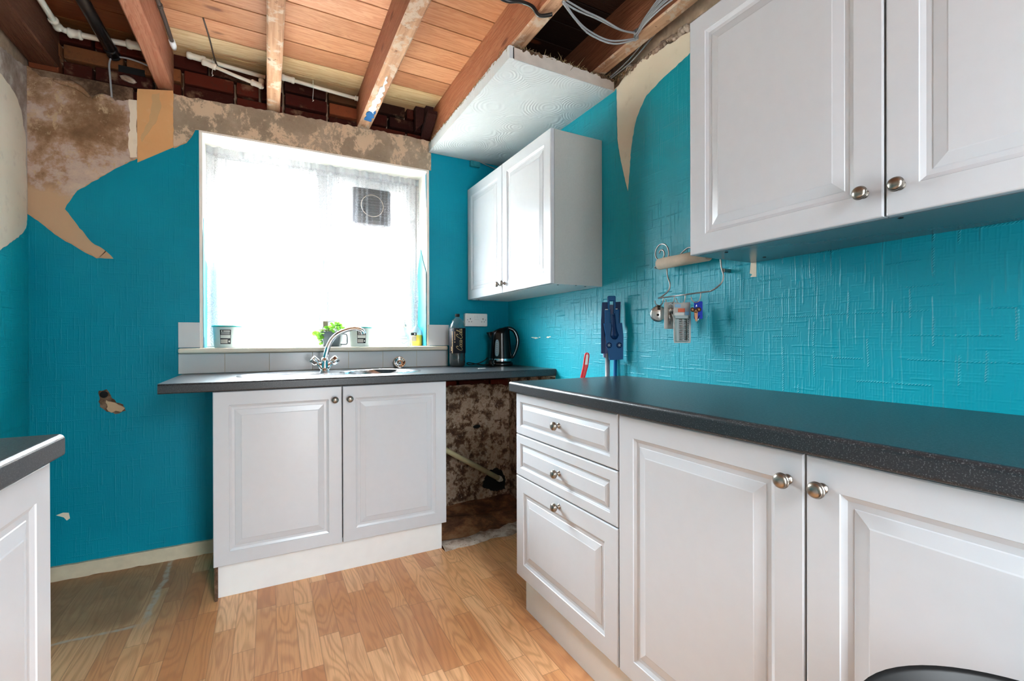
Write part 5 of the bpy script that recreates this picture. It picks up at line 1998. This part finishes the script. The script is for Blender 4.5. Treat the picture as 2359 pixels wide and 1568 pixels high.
# round padlock
pk = tag(empty('padlock', (-0.070, -1.440, 1.178), math.radians(-40)), 'round chrome disc padlock on the leftmost hook', 'padlock')
mb = MB()
mb.lathe([(0.001, -0.010), (0.026, -0.010), (0.031, -0.006), (0.033, 0.0), (0.031, 0.006), (0.026, 0.010), (0.001, 0.010)], (0, 0, 0), (0, 1, 0), 32)
mb.lathe([(0.021, -0.0), (0.024, -0.0115), (0.026, 0.0)], (0, 0, 0), (0, 1, 0), 32, cap0=False, cap1=False)
mb.build('lock_body', 'lock_steel', pk)
mb = MB()
mb.lathe([(0.001, 0), (0.005, 0), (0.005, 0.001), (0.001, 0.001)], (-0.004, -0.0112, -0.004), (0, -1, 0), 12)
mb.box(-0.006, 0.006, -0.0108, 0.0108, 0.016, 0.034, 0.001)
mb.build('keyhole', 'dark_hole', pk)
mb = MB()
mb.tube([(-0.012, 0, 0.022), (-0.008, 0, 0.031), (0.0, 0, 0.034), (0.008, 0, 0.031), (0.012, 0, 0.022)], 0.0034, 10, 4)
mb.build('shackle', 'chrome', pk)


def hang(name, loc, rz, label, cat):
    return tag(empty(name, loc, math.radians(rz)), label, cat)


# bunch of keys on a grey card
ky = hang('key_card', (-0.070, -1.500, 1.215), -35, 'grey card with a bunch of small keys hanging on the second hook', 'keys')
mb = MB()
mb.prism(rrect(0.023, 0.052, 0.004), 1, 0.0010, -0.0006)
for v in mb.bm.verts:
    v.co.z -= 0.046
mb.build('backing_card', 'card_grey', ky)
rnd = random.Random(6)
mb = MB()
for k in range(7):
    a = rnd.uniform(-0.45, 0.45)
    l = rnd.uniform(0.045, 0.066)
    p0 = Vector((rnd.uniform(-0.006, 0.008), -0.004 - 0.0015 * k, -0.018))
    p1 = p0 + Vector((math.sin(a) * l, 0, -math.cos(a) * l))
    mb.tube([p0, p0.lerp(p1, 0.3)], [0.005, 0.006], 8)
    mb.tube([p0.lerp(p1, 0.3), p1], 0.0022, 6)
mb.build('keys', 'wire_steel', ky)
mb = MB()
mb.tube([(0.009 * math.cos(a), -0.006, -0.010 + 0.009 * math.sin(a)) for a in [2 * PI * k / 16 for k in range(17)]], 0.0010, 6, cap=False)
mb.build('key_ring', 'chrome', ky)

# blister pack
bl = hang('blister_pack', (-0.074, -1.560, 1.213), -33, 'tall clear blister pack with orange sticker and a row of fixings on the third hook', 'packet')
mb = MB()
mb.prism([(-0.029, 0.0), (0.031, 0.003), (0.033, -0.045), (0.033, -0.140), (0.031, -0.150), (-0.028, -0.150), (-0.030, -0.140), (-0.031, -0.05)], 1, 0.0010, -0.0008)
mb.build('backing_card', 'card_grey', bl)
mb = MB()
mb.box(-0.026, 0.024, -0.012, -0.0009, -0.146, -0.058, 0.003)
mb.prism([(-0.029, -0.047), (0.026, -0.047), (0.026, -0.058), (-0.026, -0.058)], 1, -0.0009, -0.014)
mb.build('clear_blister', 'clear_plastic', bl)
mb = MB()
for k in range(12):
    z = -0.063 - k * 0.0068
    mb.tube([(-0.012, -0.015, z), (0.014, -0.015, z + 0.0005)], 0.0019, 8)
    mb.lathe([(0.001, -0.002), (0.0036, -0.002), (0.0036, 0.002), (0.001, 0.002)], (0.015, -0.015, z + 0.0005), (1, 0, 0), 10)
mb.build('fixings', 'wire_steel', bl)
mb = MB()
for k in range(12):
    z = -0.063 - k * 0.0068
    mb.box(0.016, 0.021, -0.0155, -0.0125, z - 0.0022, z + 0.0016)
mb.build('fixing_gaps', 'rubber_black', bl)
mb = MB()
mb.box(-0.014, 0.011, -0.0022, -0.0009, -0.034, -0.020, 0.0005)
mb.build('orange_sticker', 'label_orange', bl)
mb = MB()
mb.box(0.011, 0.026, -0.0020, -0.0009, -0.045, -0.032, 0.0005)
mb.build('blue_sticker', 'label_blue', bl)
mb = MB()
mb.box(-0.026, -0.004, -0.0016, -0.0009, -0.016, -0.004, 0.0004)
mb.build('blue_sticker', 'label_blue', bl)
mb = MB()
mb.box(-0.026, 0.008, -0.0017, -0.0009, -0.046, -0.036, 0.0004)
mb.build('white_label', 'label_white', bl)

# key with blue tag
kb = hang('tagged_key', (-0.072, -1.622, 1.213), -35, 'brown key with a bright blue tag on the last hook', 'key')
mb = MB()
mb.prism(rrect(0.015, 0.032, 0.003), 1, 0.004, 0.0025)
for v in mb.bm.verts:
    v.co.z -= 0.030
    v.co.x += 0.010
mb.build('blue_tag', 'tag_blue', kb)
mb = MB()
for dx in (-0.011, 0.0, 0.011):
    mb.lathe([(0.001, -0.0015), (0.008, -0.0015), (0.0085, 0), (0.008, 0.0015), (0.001, 0.0015)], (dx, -0.002, -0.028 - (0.005 if dx == 0 else 0)), (0, 1, 0), 16)
mb.prism([(-0.006, -0.034), (0.007, -0.034), (0.006, -0.056), (0.004, -0.070), (0.0, -0.072), (-0.004, -0.058)], 1, -0.0005, -0.0035)
mb.build('key', 'brass_brown', kb)
mb = MB()
mb.tube([(0.014, -0.003, -0.050), (0.008, -0.004, -0.064), (0.004, -0.004, -0.078)], 0.0013, 6)
mb.build('small_key', 'chrome', kb)
mb = MB()
mb.tube([(0.0, -0.002, -0.022), (0.002, -0.004, -0.010), (0.004, -0.002, -0.022)], 0.0010, 6, 3)
mb.build('key_ring', 'chrome', kb)

# mops standing in the slot between the worktops
mp = hang('flat_mop', (-0.056, -1.140, 0), -28, 'blue folding flat mop standing upside down behind the worktop end', 'mop')
mb = MB()
mb.tube([(0.0, 0.018, 0.0), (0.012, 0.018, 0.55), (0.018, 0.012, 0.985)], 0.0085, 10)
mb.build('mop_pole', 'mop_blue', mp)
mb = MB()
mb.prism([(-0.040, 1.150), (0.044, 1.152), (0.050, 1.09), (0.048, 0.985), (-0.014, 0.982), (-0.030, 1.09)], 1, 0.0, -0.010)
mb.build('mop_plate', 'mop_blue', mp)
mb = MB()
mb.prism([(-0.043, 1.248), (-0.012, 1.248), (-0.012, 1.120), (-0.036, 1.115), (-0.047, 1.02), (-0.048, 1.02), (-0.048, 1.16)], 1, 0.014, 0.004)
mb.prism([(0.010, 1.248), (0.041, 1.250), (0.038, 1.14), (0.012, 1.13)], 1, 0.014, 0.004)
mb.prism([(-0.048, 1.17), (-0.030, 1.17), (-0.030, 1.012), (-0.048, 1.012)], 1, 0.016, 0.006)
mb.build('rear_plate', 'mop_blue_dark', mp)
mb = MB()
mb.box(-0.034, -0.008, -0.006, 0.006, 1.145, 1.215, 0.004)
mb.box(0.010, 0.033, -0.006, 0.006, 1.135, 1.215, 0.004)
mb.box(-0.020, 0.016, -0.008, 0.010, 1.252, 1.276, 0.004)
mb.box(-0.020, -0.012, -0.008, 0.006, 1.205, 1.255, 0.002)
mb.box(0.006, 0.016, -0.008, 0.006, 1.195, 1.255, 0.002)
mb.build('hinge_arms', 'mop_blue', mp)
mb = MB()
mb.tube([(0.004, -0.010, 1.19), (0.006, -0.012, 1.13), (0.009, -0.013, 1.095), (0.010, -0.012, 1.078)], [0.008, 0.012, 0.019, 0.008], 12, 4)
mb.build('foot_pedal', 'mop_blue_dark', mp)
mb = MB()
mb.box(-0.032, -0.020, -0.008, 0.003, 1.212, 1.2155, 0.001)
mb.build('white_clip', 'label_white', mp)
mb = MB()
mb.box(0.012, 0.024, -0.008, 0.003, 1.214, 1.2175, 0.001)
mb.build('white_clip', 'label_white', mp)
for cx_ in (-0.016, 0.031):
    mb = MB()
    mb.lathe([(0.001, 0.001), (0.0125, 0.001), (0.0135, 0.0), (0.001, 0.0)], (cx_, -0.0102, 1.050), (0, -1, 0), 18)
    sct = mb.build('rubber_gripper', 'mop_blue_dark', mp)
    mb = MB()
    for a in (0.4, 1.35, 2.4):
        mb.tube([(cx_ - 0.008 * math.cos(a), -0.0118, 1.050 - 0.008 * math.sin(a)), (cx_ + 0.008 * math.cos(a), -0.0118, 1.050 + 0.008 * math.sin(a))], 0.0009, 5)
    mb.build('gripper_slots', 'label_pale', sct)
mp2 = hang('sponge_mop', (-0.040, -1.082, 0), -28, 'lilac mop head on a grey pole, half hidden behind the blue mop', 'mop')
mb = MB()
mb.tube([(0.006, 0, 0.0), (0.004, 0, 1.01)], 0.0115, 12)
mb.build('mop_pole', 'pole_grey', mp2)
mb = MB()
mb.prism([(-0.016, 0.992), (0.030, 0.984), (0.034, 1.24), (0.0, 1.24), (-0.002, 1.128), (-0.012, 1.118), (-0.018, 1.08)], 1, 0.006, -0.004)
mb.build('mop_head', 'mop_lilac', mp2)
rd = hang('red_handle', (-0.168, -1.088, 0), -28, 'red plastic handle with a white label poking up behind the worktop end', 'handle')
mb = MB()
mb.rings([[(x_ + px, py, z_) for px, py in rrect(hw, 0.007, 0.005, 3)] for x_, z_, hw in ((-0.10, 0.0, 0.010), (-0.055, 0.5, 0.010), (-0.014, 0.90, 0.011), (0.000, 0.955, 0.0125), (0.006, 1.00, 0.0125), (0.007, 1.012, 0.010), (0.007, 1.017, 0.004))], smooth=True)
mb.build('handle_body', 'red_plastic', rd)
mb = MB()
mb.prism([(-0.004, 0.962), (0.008, 0.962), (0.012, 1.004), (0.009, 1.008), (0.002, 1.006)], 1, -0.0066, -0.0080)
mb.build('white_label', 'label_white', rd)

# black bin at the near right
bn = tag(empty('waste_bin', (-0.805, -2.68, 0)), 'black round bin, only its curved rim showing at the bottom edge', 'bin')
mb = MB()
mb.lathe([(0.001, 0.0), (0.15, 0.0), (0.155, 0.01), (0.172, 0.62), (0.178, 0.650), (0.181, 0.658), (0.178, 0.664), (0.172, 0.660), (0.166, 0.62), (0.150, 0.02), (0.001, 0.015)], seg=64)
mb.build('bin_body', 'rubber_black', bn)
